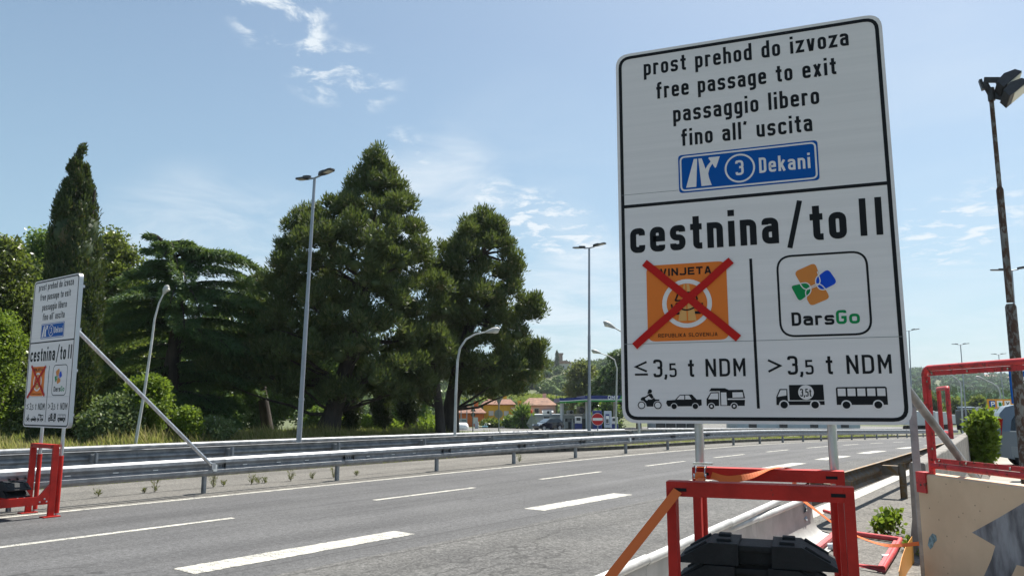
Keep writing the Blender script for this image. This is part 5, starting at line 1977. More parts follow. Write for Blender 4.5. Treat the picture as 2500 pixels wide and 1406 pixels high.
            b.build('top_tube', mat('pale_barrier_tube', (.52, .52, .50), .5, .2, var=.2, vscale=2, bump=.1, bscale=30), t6, smooth_=True)
    # red frame lying on the ground
    p1, p2, p3, p4 = Vector((5.38, 13.2, .05)), Vector((6.02, 12.38, .05)), Vector((4.72, 10.2, .05)), Vector((4.05, 11.05, .05))
    t7 = thing('loose_guard_frame', 'faded red tubular guard frame lying flat on the ground by the beige wall', 'frame', tuple(p3))
    RF = mat('red_faded_paint', (.52, .07, .075), .5, var=.2, vscale=8)
    b = MB()
    b.tube([p1 + (p4 - p1) * .0, p2, p2.lerp(p3, .5), p3, p4, p1], .042, 12)
    b.beam(p1.lerp(p4, .02) + Vector((.08, 0, .03)), p4 + Vector((.08, 0, .03)), .05, .05)
    b.build('tube_frame', RF, t7, smooth_=True)
    b = MB()
    b.tube([p1, p1 + Vector((0, 0, .22)), p1 + Vector((.02, .28, .26)), p1 + Vector((.0, .5, .26))], .03, 10)
    b.build('stub', RF, t7, smooth_=True)
    b = MB()
    b.beam(p2.lerp(p3, .04) + Vector((-.07, 0, .0)), p2.lerp(p3, .96) + Vector((-.07, .0, 0)), .05, .012)
    b.build('strip', RF, t7)
    # small things on the ground
    t8 = thing('orange_panel', 'bent orange plastic panel leaning at the foot of the beige wall', 'panel', (5.0, 9.9, 0))
    b = MB()
    q0 = at(2222, 1318, 10.9)
    b.sweep([(0, 0), (.006, 0), (.006, .34), (0, .34)], [(at(2228, 1330, 10.9) + Vector((0, 0, -.22)), rt), (at(2213, 1360, 10.3) + Vector((0, 0, -.2)), rt), (at(2203, 1390, 9.8) + Vector((0, 0, -.2)), rt), (at(2196, 1425, 9.3) + Vector((0, 0, -.2)), rt)], closed=True)
    b.build('sheet', mat('orange_plastic', (.72, .30, .03), .5), t8)
    t9 = thing('plastic_bottle', 'crushed clear plastic bottle on the ground inside the lying red frame', 'bottle', (4.73, 11.75, 0))
    b = MB()
    b.tube([(4.66, 11.8, .05), (4.72, 11.77, .055), (4.80, 11.72, .045), (4.86, 11.68, .05), (4.90, 11.66, .045)], [.05, .055, .04, .05, .02], 10)
    b.build('body', mat('clear_plastic', (.62, .68, .70), .2, spec=.8), t9, smooth_=True)
    b = MB()
    b.tube([(4.90, 11.66, .045), (4.93, 11.64, .045)], .02, 8)
    b.build('cap', MATS['sign_blue'], t9)
    t10 = thing('paper_cup', 'white paper cup lying on the cracked asphalt by the lying red frame', 'cup', (5.16, 11.09, 0))
    b = MB()
    b.tube([(5.12, 11.1, .035), (5.24, 11.06, .035)], [.035, .045], 12)
    b.build('cup_body', REFL, t10, smooth_=True)
    # plants at the wall foot
    rng = np.random.default_rng(12)
    for (x, y, h_, n, lab) in [(6.12, 13.0, .42, 17, 'leafy green weed bush growing at the foot of the wall end'), (5.95, 11.6, .2, 12, 'low straggly weeds between the lying red frame and the wall')]:
        C = np.array([x, y, h_ * .55]) + rng.normal(size=(n, 3)) * np.array([.11, .11, h_ * .26])
        C[:, 2] = np.clip(C[:, 2], .06, h_)
        g_ = Vector((x, y, 0))
        tree('weed_bush', lab, g_, [cloud(rng, C, np.full((n, 3), .085), 18, .10, .075, .5, .3, .6, (.3, 1.1), curl=.1)], [([g_, g_ + Vector((.02, 0, h_ * .6))], [.012, .005]), ([g_, g_ + Vector((-.1, .05, h_ * .5))], [.01, .004])], LIME, BARKG, cat='weed')
    # weeds along the shoulder joint
    spots = [(640, 'G'), (375, 'big tuft of weed on the shoulder joint left of the guardrail post'), ]
    wl = [(240, 1212, .16, 'low green tuft at the shoulder joint right of the red stand'), (352, 1203, .10, 'small weed at the shoulder joint left of the tall dry weed'), (378, 1201, .42, 'tall dry weed at the shoulder joint left of the guardrail post'), (520, 1190, .48, 'tall pale weed right beside the near guardrail post'), (546, 1186, .14, 'tiny weed right of the tall pale weed by the post'), (614, 1182, .26, 'thin dark weed stalk, first of three small ones'), (630, 1181, .18, 'bushy small weed, second of three small ones'), (646, 1179, .16, 'short dark weed, third of three small ones'), (710, 1174, .30, 'forked weed on the shoulder below the double street lamp'), (762, 1169, .18, 'small weed midway to the second guardrail post'), (815, 1166, .28, 'weed left of the second guardrail post'), (870, 1161, .14, 'faint weed right of the second guardrail post'), (1268, 1127, .30, 'weed beside the fourth guardrail post')]
    DW = leafmat('weed_leaves', (.10, .11, .05), (.22, .20, .10), None, .3, 2.0)
    for u, v, h_, lab in wl:
        g_ = G(u, v)
        n = int(40 + 130 * h_)
        ph = rng.uniform(0, 2 * math.pi, n)
        t_ = rng.uniform(0, 1, n)
        Pn = np.stack([g_.x + np.cos(ph) * .25 * h_ * t_ + rng.normal(size=n) * .02, g_.y + np.sin(ph) * .25 * h_ * t_, g_.z + h_ * t_ * .85], 1)
        D = unit(np.stack([np.cos(ph) * .5, np.sin(ph) * .5, rng.uniform(.3, 1.2, n)], 1))
        stems = []
        for k in range(5):
            a_ = rng.uniform(0, 6.28)
            stems.append(([g_ - Vector((0, 0, .01)), g_ + Vector((math.cos(a_) * .1 * h_, math.sin(a_) * .1 * h_, h_ * .5)), g_ + Vector((math.cos(a_) * .25 * h_, math.sin(a_) * .25 * h_, h_ * rng.uniform(.8, 1.05)))], [.006, .005, .003]))
        tree('roadside_weed', lab, g_, [cards(rng, Pn, D, .085, .016)], stems, DW, mat('weed_stalk', (.17, .15, .08), .9), 'weeds on the shoulder', cat='weed')


# ------------------------------------------------------------------ lamps
DARKM = mat('lamp_housing_dark', (.055, .058, .065), .45, .3)
GREYM = mat('lamp_pole_grey', (.30, .32, .36), .45, .6, var=.08, vscale=2)
GLASS = mat('lamp_lens', (.55, .53, .48), .2)


def double_lamp(label, u0, vt, Y, ut=None, gz=None, span=1.0, group='double headed street lamps'):
    top = at(ut or u0, vt, Y)
    g = Vector((top.x if ut is None else at(u0, 990, Y).x, Y, 0))
    g.z = tz(g.x, g.y) if gz is None else gz
    H = top.z - g.z
    t = thing('street_lamp', label, 'street lamp', tuple(g), 0, group)
    b = MB()
    k = lambda f: g.lerp(top, f)
    b.tube([k(0), k(.22)], [.10, .095], 12)
    b.tube([k(.22), k(.55)], [.085, .078], 12)
    b.tube([k(.55), k(1)], [.068, .055], 12)
    b.tube([k(.217), k(.226)], .105, 12)
    b.build('pole', GREYM, t, smooth_=True)
    ad = Vector((-RN.x, -RN.y, 0))
    up = Vector((0, 0, 1))
    b = MB()
    b.tube([top - ad * .34 + up * .06, top + up * .03, top + ad * .34 + up * .06], .034, 10)
    b.build('arm', GREYM, t, smooth_=True)
    for s_ in (-1, 1):
        a = ad * s_
        sd_ = Vector((RU.x, RU.y, 0))
        p0 = top + a * .28 + up * .07
        ax = (a + up * .10).normalized()
        un = sd_.cross(ax).normalized()
        if un.z < 0:
            un = -un
        b = MB()
        outl = [(0, .07), (.12, .12), (.30, .16), (.66, .15), (.74, .10), (.74, -.10), (.66, -.15), (.30, -.16), (.12, -.12), (0, -.07)]
        b.prism([p0 + ax * x * 1.05 + sd_ * y + un * 0 for x, y in outl], un * .055)
        b.prism([p0 + ax * x * .5 + sd_ * y * .7 + un * .05 for x, y in outl], un * .06)
        h = b.build('lamp_head', DARKM, t, bevel=.012)
        b = MB()
        b.prism([p0 + ax * x + sd_ * y - un * .012 for x, y in ((.36, .11), (.68, .11), (.68, -.11), (.36, -.11))], un * .010)
        b.build('lens', GLASS, h)
    return t


def curved_lamp(label, pole, head, Y, group='curved neck street lamps', r=.075):
    """pole: pixel list from the ground to the arm's end at distance Y"""
    pts = [at(u, v, Y) for u, v in pole]
    g = Vector((pts[0].x, Y, 0))
    g.z = tz(g.x, Y)
    pts[0] = g
    t = thing('street_lamp', label, 'street lamp', tuple(g), 0, group)
    b = MB()
    n = len(pts)
    b.tube(pts, [r * (1 - .55 * i / (n - 1)) for i in range(n)], 10)
    b.build('pole', mat('old_pole_grey', (.50, .51, .50), .6, .1, var=.15, vscale=3), t, smooth_=True)
    d = (pts[-1] - pts[-2]).normalized()
    L = head
    b = MB()
    e = pts[-1] - d * .05
    b.tube([e, e + d * L * .25, e + d * L * .55, e + d * L * .85, e + d * L], [r * .6, r * 1.3, r * 1.9, r * 1.6, r * .5], 12)
    h = b.build('lamp_head', mat('old_lamp_head', (.42, .42, .40), .5), t, smooth_=True)
    b = MB()
    b.ico(e + d * L * .66 - Vector((0, 0, r * 1.0)), r * 1.7, 2, 0, (1.5, 1, .8))
    b.build('lens', mat('old_lamp_lens', (.62, .60, .54), .25), h, smooth_=True)
    return t


def lamps():
    double_lamp('nearest slim double headed street lamp left of the tallest pine', 732, 437, 28.0, 768)
    double_lamp('double headed street lamp left of the large toll sign by the no entry sign', 1437, 607, 42, 1438.5)
    double_lamp('double headed street lamp peeping out right of the large toll sign edge', 2224, 808, 85, 2219)
    double_lamp('double headed street lamp centred above the red guard rail on the right', 2356, 842, 104, 2345)
    double_lamp('farthest double headed street lamp just left of the rusty pole', 2454, 866, 124, 2438)
    double_lamp('tall double headed lamp directly behind the rusty floodlight pole', 2490, 662, 44, 2470)
    curved_lamp('leaning grey street lamp with a boxy head in front of the cedar', [(330, 1078), (352, 960), (371, 830), (377, 780), (388, 740), (400, 716)], .42, 31, r=.062)
    curved_lamp('street lamp with a long curved neck at the foot of the right hand pine', [(1110, 1056), (1113, 960), (1117, 880), (1123, 850), (1138, 828), (1160, 816), (1188, 810)], .7, 37)
    curved_lamp('curved street lamp whose head peeps out left of the large toll sign', [(1560, 1050), (1556, 900), (1548, 850), (1535, 825), (1518, 810), (1500, 800)], .75, 43)
    curved_lamp('curved street lamp in front of the filling station cedar', [(1503, 1050), (1505, 950), (1506, 900), (1500, 878), (1484, 868), (1466, 862)], .8, 60)
    curved_lamp('distant curved street lamp inside the red guard frame, left one', [(2349, 1040), (2347, 960), (2345, 935), (2337, 925), (2325, 917), (2317, 911)], 1.2, 110, r=.11)
    curved_lamp('distant curved street lamp pointing left beside the rusty pole', [(2446, 1040), (2442, 960), (2436, 944), (2422, 934), (2404, 927)], 1.2, 95, r=.10)
    # rusty floodlight pole
    Y = 14
    b0 = at(2507, 1172, Y)
    tp = at(2421, 240, Y)
    g = b0 + (b0 - tp) * ((b0.z - .3) / (tp.z - b0.z))
    t = thing('floodlight_pole', 'rusty stepped pole with twin floodlights at the right edge', 'floodlight', tuple(g))
    RP = mat('rusty_pole', (.15, .145, .135), .8, var=.3, vscale=6, stretch=(1, 1, .5), rustcol=(.06, .03, .018), rust=.75, bump=.4, bscale=30)
    k = lambda v: at(2420 + (2507 - 2420) * (v - 240) / 932, v, Y)
    for nm, va, vb, r in (('lower_tube', None, 742, .092), ('middle_tube', 738, 458, .062), ('upper_tube', 460, 222, .040)):
        b = MB()
        p0 = g if va is None else k(va)
        b.tube([p0, k(vb) - Vector((0, 0, .05)), k(vb)], [r, r, r * .75], 16)
        b.build(nm, RP, t, smooth_=True)
    fd = Vector((.8, -.35, 0)).normalized()
    up = Vector((0, 0, 1))
    ax = (Vector((.78, .10, 0)) + up * .62).normalized()        # long axis of the floodlights
    fc = (Vector((.52, -.52, 0)) - up * .68)
    fc = (fc - ax * fc.dot(ax)).normalized()                     # glass looks down and to the right
    sd_ = ax.cross(fc)
    FH = mat('floodlight_housing', (.035, .034, .036), .5, .3, var=.3, vscale=12)
    b = MB()
    h0 = at(2419, 222, Y)
    b.tube([h0 - up * .20, h0 + up * .05], .062, 12)
    b.beam(h0 + up * .04 - fd * .12, h0 + up * .24 - fd * .16, .12, .05)
    b.beam(at(2402, 196, Y), at(2440, 196, Y - .1), .05, .10)
    b.beam(at(2402, 200, Y), at(2420, 232, Y), .05, .10)
    b.beam(at(2438, 196, Y - .1), at(2456, 250, Y - .15), .03, .12)
    b.beam(at(2421, 232, Y), at(2456, 240, Y - .15), .03, .12)
    b.build('bracket', FH, t)
    for (u, v, dy) in ((2462, 206, -.15), (2478, 228, -.3)):
        c = at(u, v, Y + dy)
        M = Matrix((ax, sd_, fc)).transposed()
        b = MB()
        q = [(-.27, -.10), (-.20, .14), (.18, .14), (.27, .10), (.27, -.12), (-.27, -.12)]
        b.prism([c + ax * x - fc * (y - .0) * .8 - sd_ * .15 for x, y in ((-.27, -.06), (.27, -.06), (.25, .10), (.05, .20), (-.2, .16))], sd_ * .30)
        h = b.build('floodlight', FH, t, bevel=.02)
        b = MB()
        b.box(c + fc * .052 + ax * .06, (.40, .26, .01), M=M)
        b.build('glass', GLASS, h)


# ------------------------------------------------------------------ things farther off
def put(mb, name, m, parent, bevel=0.0, smooth_=False):
    return mb.build(name, m, parent, bevel=bevel, smooth_=smooth_)


CARGLASS = mat('car_glass', (.012, .016, .02), .06, spec=.7)
TYRE = mat('tyre_rubber', (.012, .012, .012), .85)
ALLOY = mat('alloy_rim', (.52, .54, .57), .35, .7)


def car(label, loc, rz, prof, halfw, belt, paint, wheels, sidewin, wr=.31, name='parked_car', lights=(), tum=.82):
    """body lofted from a side profile; x forward, roof narrower than the belt line"""
    t = thing(name, label, 'car', loc, rz)
    top = max(z for x, z in prof)

    def hw(z):
        return halfw if z <= belt else halfw * (1 - (1 - tum) * (z - belt) / (top - belt))
    b = MB()
    n = len(prof)
    L = [Vector((x, hw(z), z)) for x, z in prof]
    Rr = [Vector((x, -hw(z), z)) for x, z in prof]
    b.poly(L)
    b.poly(Rr[::-1])
    b.add(L + Rr, [(i, (i + 1) % n, (i + 1) % n + n, i + n) for i in range(n)])
    body = b.build('body', paint, t, world=False, bevel=.045)
    for q in sidewin:
        for s_ in (-1, 1):
            b = MB()
            b.prism([(x, s_ * (hw(z) + .004), z) for x, z in q], (0, -s_ * .02, 0))
            b.build('side_window', CARGLASS, t, world=False)
    for x in wheels:
        for s_ in (-1, 1):
            b = MB()
            y = s_ * (halfw - .09)
            b.tube([(x, s_ * (halfw - .03), wr), (x, s_ * (halfw + .006), wr)], wr + .07, 28)
            b.build('wheel_arch', CARGLASS if False else TYRE, t, world=False)
            b = MB()
            b.tube([(x, y - s_ * .1, wr), (x, y + s_ * .07, wr), (x, y + s_ * .105, wr)], [wr, wr, wr - .03], 26)
            w_ = b.build('wheel', TYRE, t, world=False)
            b = MB()
            b.tube([(x, y + s_ * .10, wr), (x, y + s_ * .112, wr)], wr * .30, 20)
            for k in range(5):
                a = k * 2 * math.pi / 5 + .3
                c = Vector((x, y + s_ * .108, wr))
                e = c + Vector((math.cos(a), 0, math.sin(a))) * wr * .68
                b.beam(c, e, .085, .02, up=(0, 1, 0))
            b.tube([(x + math.cos(i * .2618) * wr * .68, y + s_ * .108, wr + math.sin(i * .2618) * wr * .68) for i in range(25)], .02, 6)
            b.build('rim', ALLOY, w_, world=False)
    for nm, m, pts, off in lights:
        b = MB()
        b.prism(pts, off)
        b.build(nm, m, t, world=False)
    return t


def vehicles():
    paint = mat('grey_blue_paint', (.13, .165, .21), .38, .4, coat=.25)
    g = at(2426, 1117, 24)
    dirx = Vector((.9, -.436, 0))
    rz = math.atan2(-dirx.y, -dirx.x)           # x axis points to the rear so the tail is at x=+
    # parked van: tail towards the left of the picture, front leaves the frame
    rz = math.atan2(dirx.y, dirx.x)
    prof = [(.02, .32), (.0, .50), (-.02, .72), (.02, 1.05), (.18, 1.58), (.34, 1.76), (.6, 1.83), (2.3, 1.84), (2.75, 1.72), (3.35, 1.12), (4.2, .98), (4.32, .6), (4.28, .28), (3.9, .24), (.5, .24)]
    win = [[(.40, 1.08), (.46, 1.38), (.62, 1.62), (1.35, 1.66), (1.35, 1.06)], [(1.43, 1.06), (1.43, 1.66), (2.25, 1.66), (2.25, 1.05)], [(2.33, 1.05), (2.33, 1.66), (2.7, 1.56), (3.2, 1.08)]]
    tail = mat('tail_lamp_red', (.35, .008, .01), .2)
    t = car('grey blue compact van parked behind the wall at the right edge', (g.x, 24, .3), rz, prof, .88, 1.05, paint, (.82, 3.55), win, .31, 'parked_van',
            [('tail_lamp', tail, [(-.03, -.80, .92), (.16, -.893, .92), (.24, -.87, 1.42), (.06, -.80, 1.42)], (0, .05, 0)),
             ('roof_bar', MATS['lamp_housing_dark'], [(.7, -.60, 1.845), (2.2, -.60, 1.845), (2.2, -.60, 1.88), (.7, -.60, 1.88)], (0, .04, 0)),
             ('belt_trim', ALLOY, [(.38, -.887, 1.045), (2.3, -.887, 1.035), (2.3, -.887, 1.055), (.38, -.887, 1.065)], (0, .03, 0)),
             ('fuel_cap', ALLOY, [(1.25, -.884, .88), (1.31, -.884, .88), (1.31, -.884, .94), (1.25, -.884, .94)], (0, .01, 0)),
             ('bumper', mat('van_bumper', (.24, .27, .30), .5), [(-.07, -.84, .34), (.55, -.895, .30), (.55, -.895, .62), (-.07, -.84, .62)], (0, .05, 0))])
    black = mat('black_paint', (.008, .008, .01), .15, .0, coat=.8)
    q = at(1338, 1056, 100)
    z = tz(q.x, 100)
    prof = [(-1.95, .35), (-2.0, .6), (-1.85, .98), (-1.45, 1.40), (-.9, 1.50), (.1, 1.46), (.95, .98), (1.75, .82), (1.95, .6), (1.92, .28), (-1.8, .25)]
    win = [[(-1.45, .98), (-1.2, 1.32), (-.55, 1.40), (-.55, .95)], [(-.48, .95), (-.48, 1.40), (.05, 1.38), (.70, .95)]]
    lamp = mat('headlamp_glass', (.75, .78, .8), .1)
    car('small black hatchback standing in front of the white building', (q.x, 100, z), R(215), prof, .82, .95, black, (-1.25, 1.25), win, .29, 'parked_car',
        [('headlamp', lamp, [(1.6, .55, .66), (1.93, .55, .62), (1.9, .55, .78), (1.6, .6, .82)], (0, .26, 0)), ('headlamp', lamp, [(1.6, -.55, .66), (1.93, -.55, .62), (1.9, -.55, .78), (1.6, -.6, .82)], (0, -.26, 0)),
         ('windscreen', mat('windscreen_sky', (.10, .13, .16), .08, spec=.8), [(.14, -.62, 1.45), (.92, -.72, 1.0), (.92, .72, 1.0), (.14, .62, 1.45)], (.012, 0, .012)),
         ('front_bumper', MATS['black_paint'], [(1.9, -.78, .3), (2.03, -.7, .32), (2.03, .7, .32), (1.9, .78, .3)], (0, 0, .25))])
    # dark lorry tractor
    Y = 118
    c = at(2366, 1042, Y)
    z = tz(c.x, Y)
    t = thing('lorry', 'black lorry tractor facing the camera beyond the grey barrier', 'lorry', (c.x, Y, z))
    b = MB()
    b.box((c.x, Y, z + 2.0), (2.5, 2.3, 3.0))
    b.prism([(c.x - 1.2, Y - 1.1, z + 3.5), (c.x + 1.2, Y - 1.1, z + 3.5), (c.x + 1.1, Y - .7, z + 3.9), (c.x - 1.1, Y - .7, z + 3.9)], (0, 1.6, .1))
    put(b, 'cab', MATS['black_paint'], t, .08)
    b = MB()
    b.box((c.x, Y - 1.17, z + 2.65), (2.2, .04, 1.0))
    put(b, 'windscreen', CARGLASS, t)
    b = MB()
    b.box((c.x, Y - 1.2, z + 3.62), (2.3, .3, .08))
    put(b, 'sun_visor', ALLOY, t)
    b = MB()
    b.box((c.x, Y - 1.2, z + 1.2), (2.4, .1, .9))
    put(b, 'grille', mat('grille_grey', (.05, .05, .055), .4, .5), t)
    for dx in (-1, 1):
        b = MB()
        b.box((c.x + dx * .95, Y - 1.26, z + .8), (.42, .06, .2))
        put(b, 'headlamp', MATS['headlamp_glass'], t)
        b = MB()
        b.tube([(c.x + dx * 1.0, Y - .3, z + .5), (c.x + dx * 1.28, Y - .3, z + .5)], .5, 20)
        put(b, 'wheel', TYRE, t)
        b = MB()
        b.box((c.x + dx * 1.45, Y - 1.1, z + 2.6), (.22, .12, .75))
        put(b, 'mirror', MATS['black_paint'], t)
    # white trailers
    tm = mat('trailer_white', (.62, .63, .64), .5)
    for i, (u0, u1, v0, v1, Y, lab) in enumerate([(2232, 2286, 1003, 1035, 122, 'white box trailer half hidden by the large toll sign edge'), (2288, 2313, 1005, 1035, 128, 'white box trailer behind the red hoop on the grey barrier'), (2315, 2334, 1012, 1032, 132, 'smaller grey white trailer left of the black lorry')]):
        a, c = at(u0, v0, Y), at(u1, v1, Y)
        z = tz(a.x, Y)
        t = thing('trailer', lab, 'trailer', ((a.x + c.x) / 2, Y, z))
        w_ = c.x - a.x
        b = MB()
        b.box(((a.x + c.x) / 2, Y + 4, (a.z + z + 1.1) / 2), (w_, 8, a.z - z - 1.1))
        put(b, 'box_body', tm, t, .05)
        for k in range(3):
            b = MB()
            b.tube([(a.x + .3, Y + 1.5 + k * 1.3, z + .5), (a.x + w_ - .3, Y + 1.5 + k * 1.3, z + .5)], .5, 18)
            put(b, 'wheel', TYRE, t)
        b = MB()
        b.box(((a.x + c.x) / 2, Y - .03, z + 1.0), (w_ * .9, .06, .2))
        put(b, 'tail_bar', TYRE, t)


def signs_far():
    gp = GREYM
    back = mat('sign_back_grey', (.33, .34, .35), .5, .5)
    # no entry
    Y = 48
    c = at(1459, 1023, Y)
    g = Vector((c.x, Y, tz(c.x, Y)))
    t = thing('no_entry_sign', 'round red no entry sign left of the large toll sign', 'road sign', tuple(g))
    b = MB()
    r = 15.0 / 1902 * Y
    b.tube([c + Vector((0, .02, 0)), c + Vector((0, -.015, 0))], r, 36, 0)
    b.tube([c + Vector((0, -.016, 0)), c + Vector((0, -.022, 0))], r * .95, 36, 1)
    b.box(c + Vector((0, -.024, 0)), (r * 1.62, .004, r * .42), mi=2)
    put(b, 'disc', [REFL, mat('sign_red', (.52, .010, .014), .4), REFL], t)
    b = MB()
    b.tube([g, c + Vector((0, .05, .1))], .035, 10)
    put(b, 'post', gp, t)
    # yield and disc seen from behind
    Y = 60
    for (u, tri, dv, lab) in [(1218, (966, 990), 1010, 'back of a give way sign over a round sign on a grey post')]:
        g = Vector((at(u, 1000, Y).x, Y, 0))
        g.z = tz(g.x, Y)
        t = thing('road_sign', lab, 'road sign', tuple(g))
        a, c2, d = at(u - 11, tri[0], Y), at(u + 11, tri[0], Y), at(u, tri[1], Y)
        b = MB()
        b.prism(fillet3([a, c2, d]), (0, .03, 0))
        put(b, 'triangle_plate', back, t)
        c = at(u - 1, dv, Y)
        b = MB()
        b.tube([c, c + Vector((0, .03, 0))], 10.5 / 1902 * Y, 30)
        put(b, 'disc_plate', back, t)
        b = MB()
        b.tube([g - Vector((0, .05, 0)), at(u, 967, Y) - Vector((0, .05, 0))], .045, 10)
        put(b, 'post', gp, t)
    Y = 70
    g = Vector((at(1298, 1000, Y).x, Y, 0))
    g.z = tz(g.x, Y)
    t = thing('warning_sign', 'back of a triangular warning sign with an orange beacon on top', 'road sign', tuple(g))
    b = MB()
    b.prism(fillet3([at(1285, 1035, Y), at(1313, 1035, Y), at(1298, 1010, Y)]), (0, .03, 0))
    put(b, 'triangle_plate', back, t)
    b = MB()
    b.tube([g - Vector((0, .05, 0)), at(1298, 1006, Y) - Vector((0, .05, 0))], .045, 10)
    put(b, 'post', gp, t)
    b = MB()
    c = at(1297.5, 1005, Y)
    b.lathe(c - Vector((0, 0, .12)), [(.10, 0), (.11, .15), (.09, .25), (.02, .32)], 14)
    put(b, 'beacon', mat('beacon_orange', (.75, .10, .03), .4), t, 0, True)
    Y = 62
    for u, v, s_, lab in [(1155, 1012, 5.5, 'small round sign back on a dark post by the right hand pine'), (1043, 1027, 4.5, 'small dark square sign back between the pine trunks')]:
        g = Vector((at(u, 1000, Y).x, Y, 0))
        g.z = tz(g.x, Y)
        t = thing('road_sign', lab, 'road sign', tuple(g))
        c = at(u, v, Y)
        b = MB()
        if u > 1100:
            b.tube([c, c + Vector((0, .03, 0))], s_ / 1902 * Y, 24)
            b.prism(fillet3([at(u - 7, 1004, Y), at(u + 7, 1004, Y), at(u, 990 + 2, Y)][::-1]), (0, .03, 0))
        else:
            b.box(c, (s_ * 2 / 1902 * Y, .03, s_ * 3.4 / 1902 * Y))
        put(b, 'plate', mat('sign_back_dark', (.10, .10, .10), .6), t)
        b = MB()
        b.tube([g - Vector((0, .05, 0)), at(u, 985 if u > 1100 else 1020, Y) - Vector((0, .05, 0))], .05, 8)
        put(b, 'post', BARK if False else gp, t)
    # parking services board
    Y = 34
    ZP = .3
    t = thing('services_sign', 'orange services board with parking, fuel and restaurant symbols over a white plate', 'road sign', (at(2450, 1000, Y).x, Y, ZP))
    b = MB()

    def pn(u0, v0, u1, v1, dy, m, name, th=.04, par=None, bev=.0):
        b = MB()
        a, c = at(u0, v0, Y + dy), at(u1, v1, Y + dy)
        b.box(((a.x + c.x) / 2, Y + dy, (a.z + c.z) / 2), (c.x - a.x, th, a.z - c.z))
        return put(b, name, m, par or t, bev)
    org = pn(2409, 974, 2474, 997, 0, mat('board_orange', (.70, .30, .02), .5), 'orange_board')
    pn(2415, 978, 2430, 993, -.03, MATS['sign_blue'], 'parking_symbol', .03, org)
    pn(2433.5, 978, 2448, 993, -.03, REFL, 'fuel_symbol', .03, org)
    pn(2452, 978, 2467, 993, -.03, REFL, 'restaurant_symbol', .03, org)
    k = MB()
    f = Face(k)
    o0 = at(2418, 991, Y)
    u1 = 1 / 1902 * Y
    f.text('P', 0, 9.5 * u1, 0, 11 * u1, .22, 0, 1, .6)
    f.stroke([(22 * u1, 0), (22 * u1, 9 * u1)], 6 * u1, 1)
    f.stroke([(26 * u1, 1 * u1), (28 * u1, 8 * u1)], 1.6 * u1, 1)
    f.stroke([(37 * u1, 0), (45 * u1, 10 * u1)], 1.8 * u1, 2)
    f.stroke([(45 * u1, 0), (37 * u1, 10 * u1)], 1.8 * u1, 2)
    k.v = [(p[0] + o0.x, p[1] + Y - .055, p[2] + o0.z) for p in k.v]
    put(k, 'symbols', [REFL, MATS['sign_green'], MATS['sign_black']], org)
    wp = pn(2410, 998.5, 2474, 1018, 0, mat('board_white', (.66, .67, .68), .5), 'white_plate')
    k = MB()
    f = Face(k)
    o0 = at(2413, 1008.5, Y)
    f.text('Prodaja', 0, 36 * u1, 0, 7.5 * u1, .18, 0, 1)
    f.text('Sale', -1 * u1, 15 * u1, -9 * u1, 7.0 * u1, .18, 0, 1)
    k.v = [(p[0] + o0.x, p[1] + Y - .03, p[2] + o0.z) for p in k.v]
    put(k, 'lettering', [MATS['sign_black']], wp)
    for u in (2424, 2458):
        b = MB()
        p = at(u, 975, Y)
        b.tube([(p.x, Y + .07, ZP), (p.x, Y + .07, p.z)], .04, 10)
        put(b, 'post', gp, t)
    # blue board behind the rusty pole
    Y = 20
    a, c = at(2463, 905, Y), at(2545, 985, Y)
    t = thing('blue_board', 'blue and white information board cut by the right edge behind the rusty pole', 'road sign', ((a.x + c.x) / 2, Y, .3))
    b = MB()
    b.box(((a.x + c.x) / 2, Y, (a.z + c.z) / 2), (c.x - a.x, .05, a.z - c.z))
    pb = put(b, 'board', MATS['sign_blue'], t, .01)
    b = MB()
    a2, c2 = at(2484, 920, Y), at(2540, 978, Y)
    b.box(((a2.x + c2.x) / 2, Y - .03, (a2.z + c2.z) / 2), (c2.x - a2.x, .02, a2.z - c2.z))
    put(b, 'white_field', MATS['board_white'], pb)
    k = MB()
    f = Face(k)
    o0 = at(2491, 930, Y)
    u1 = 1 / 1902 * Y
    f.stroke([(0, 0), (8 * u1, 0), (8 * u1, -14 * u1), (3 * u1, -14 * u1)], 2.2 * u1, 0)
    f.stroke([(5 * u1, -5 * u1), (5 * u1, -24 * u1)], 2.2 * u1, 1)
    k.v = [(p[0] + o0.x, p[1] + Y - .042, p[2] + o0.z) for p in k.v]
    put(k, 'fuel_pump_symbol', [MATS['sign_black'], MATS['sign_green']], pb)
    for x in (a.x + .3, c.x - .3):
        b = MB()
        b.tube([(x, Y + .08, .3), (x, Y + .08, a.z - .05)], .045, 10)
        put(b, 'post', gp, t)
    # round sign backs above the flowering bush
    Y = 46
    g = Vector((at(2391, 1000, Y).x, Y, tz(at(2391, 1000, Y).x, Y)))
    t = thing('road_sign', 'two pale round sign backs on one post above the flowering bush', 'road sign', tuple(g))
    for v in (1001.5, 1018):
        b = MB()
        c = at(2391, v, Y)
        b.tube([c, c + Vector((0, .03, 0))], 9.3 / 1902 * Y, 28)
        put(b, 'disc_plate', mat('sign_back_pale', (.42, .44, .45), .5, .4), t)
    b = MB()
    b.tube([g - Vector((0, .04, 0)), at(2391, 995, Y) - Vector((0, .04, 0))], .035, 8)
    put(b, 'post', gp, t)


def fillet3(p):
    """triangle with slightly rounded tips in 3-D"""
    out = []
    for i in range(3):
        a, b, c = p[i - 1], p[i], p[(i + 1) % 3]
        for t in (.12, .06):
            pass
        out += [b.lerp(a, .10), b.lerp(a, .04).lerp(b.lerp(c, .04), .5), b.lerp(c, .10)]
    return out


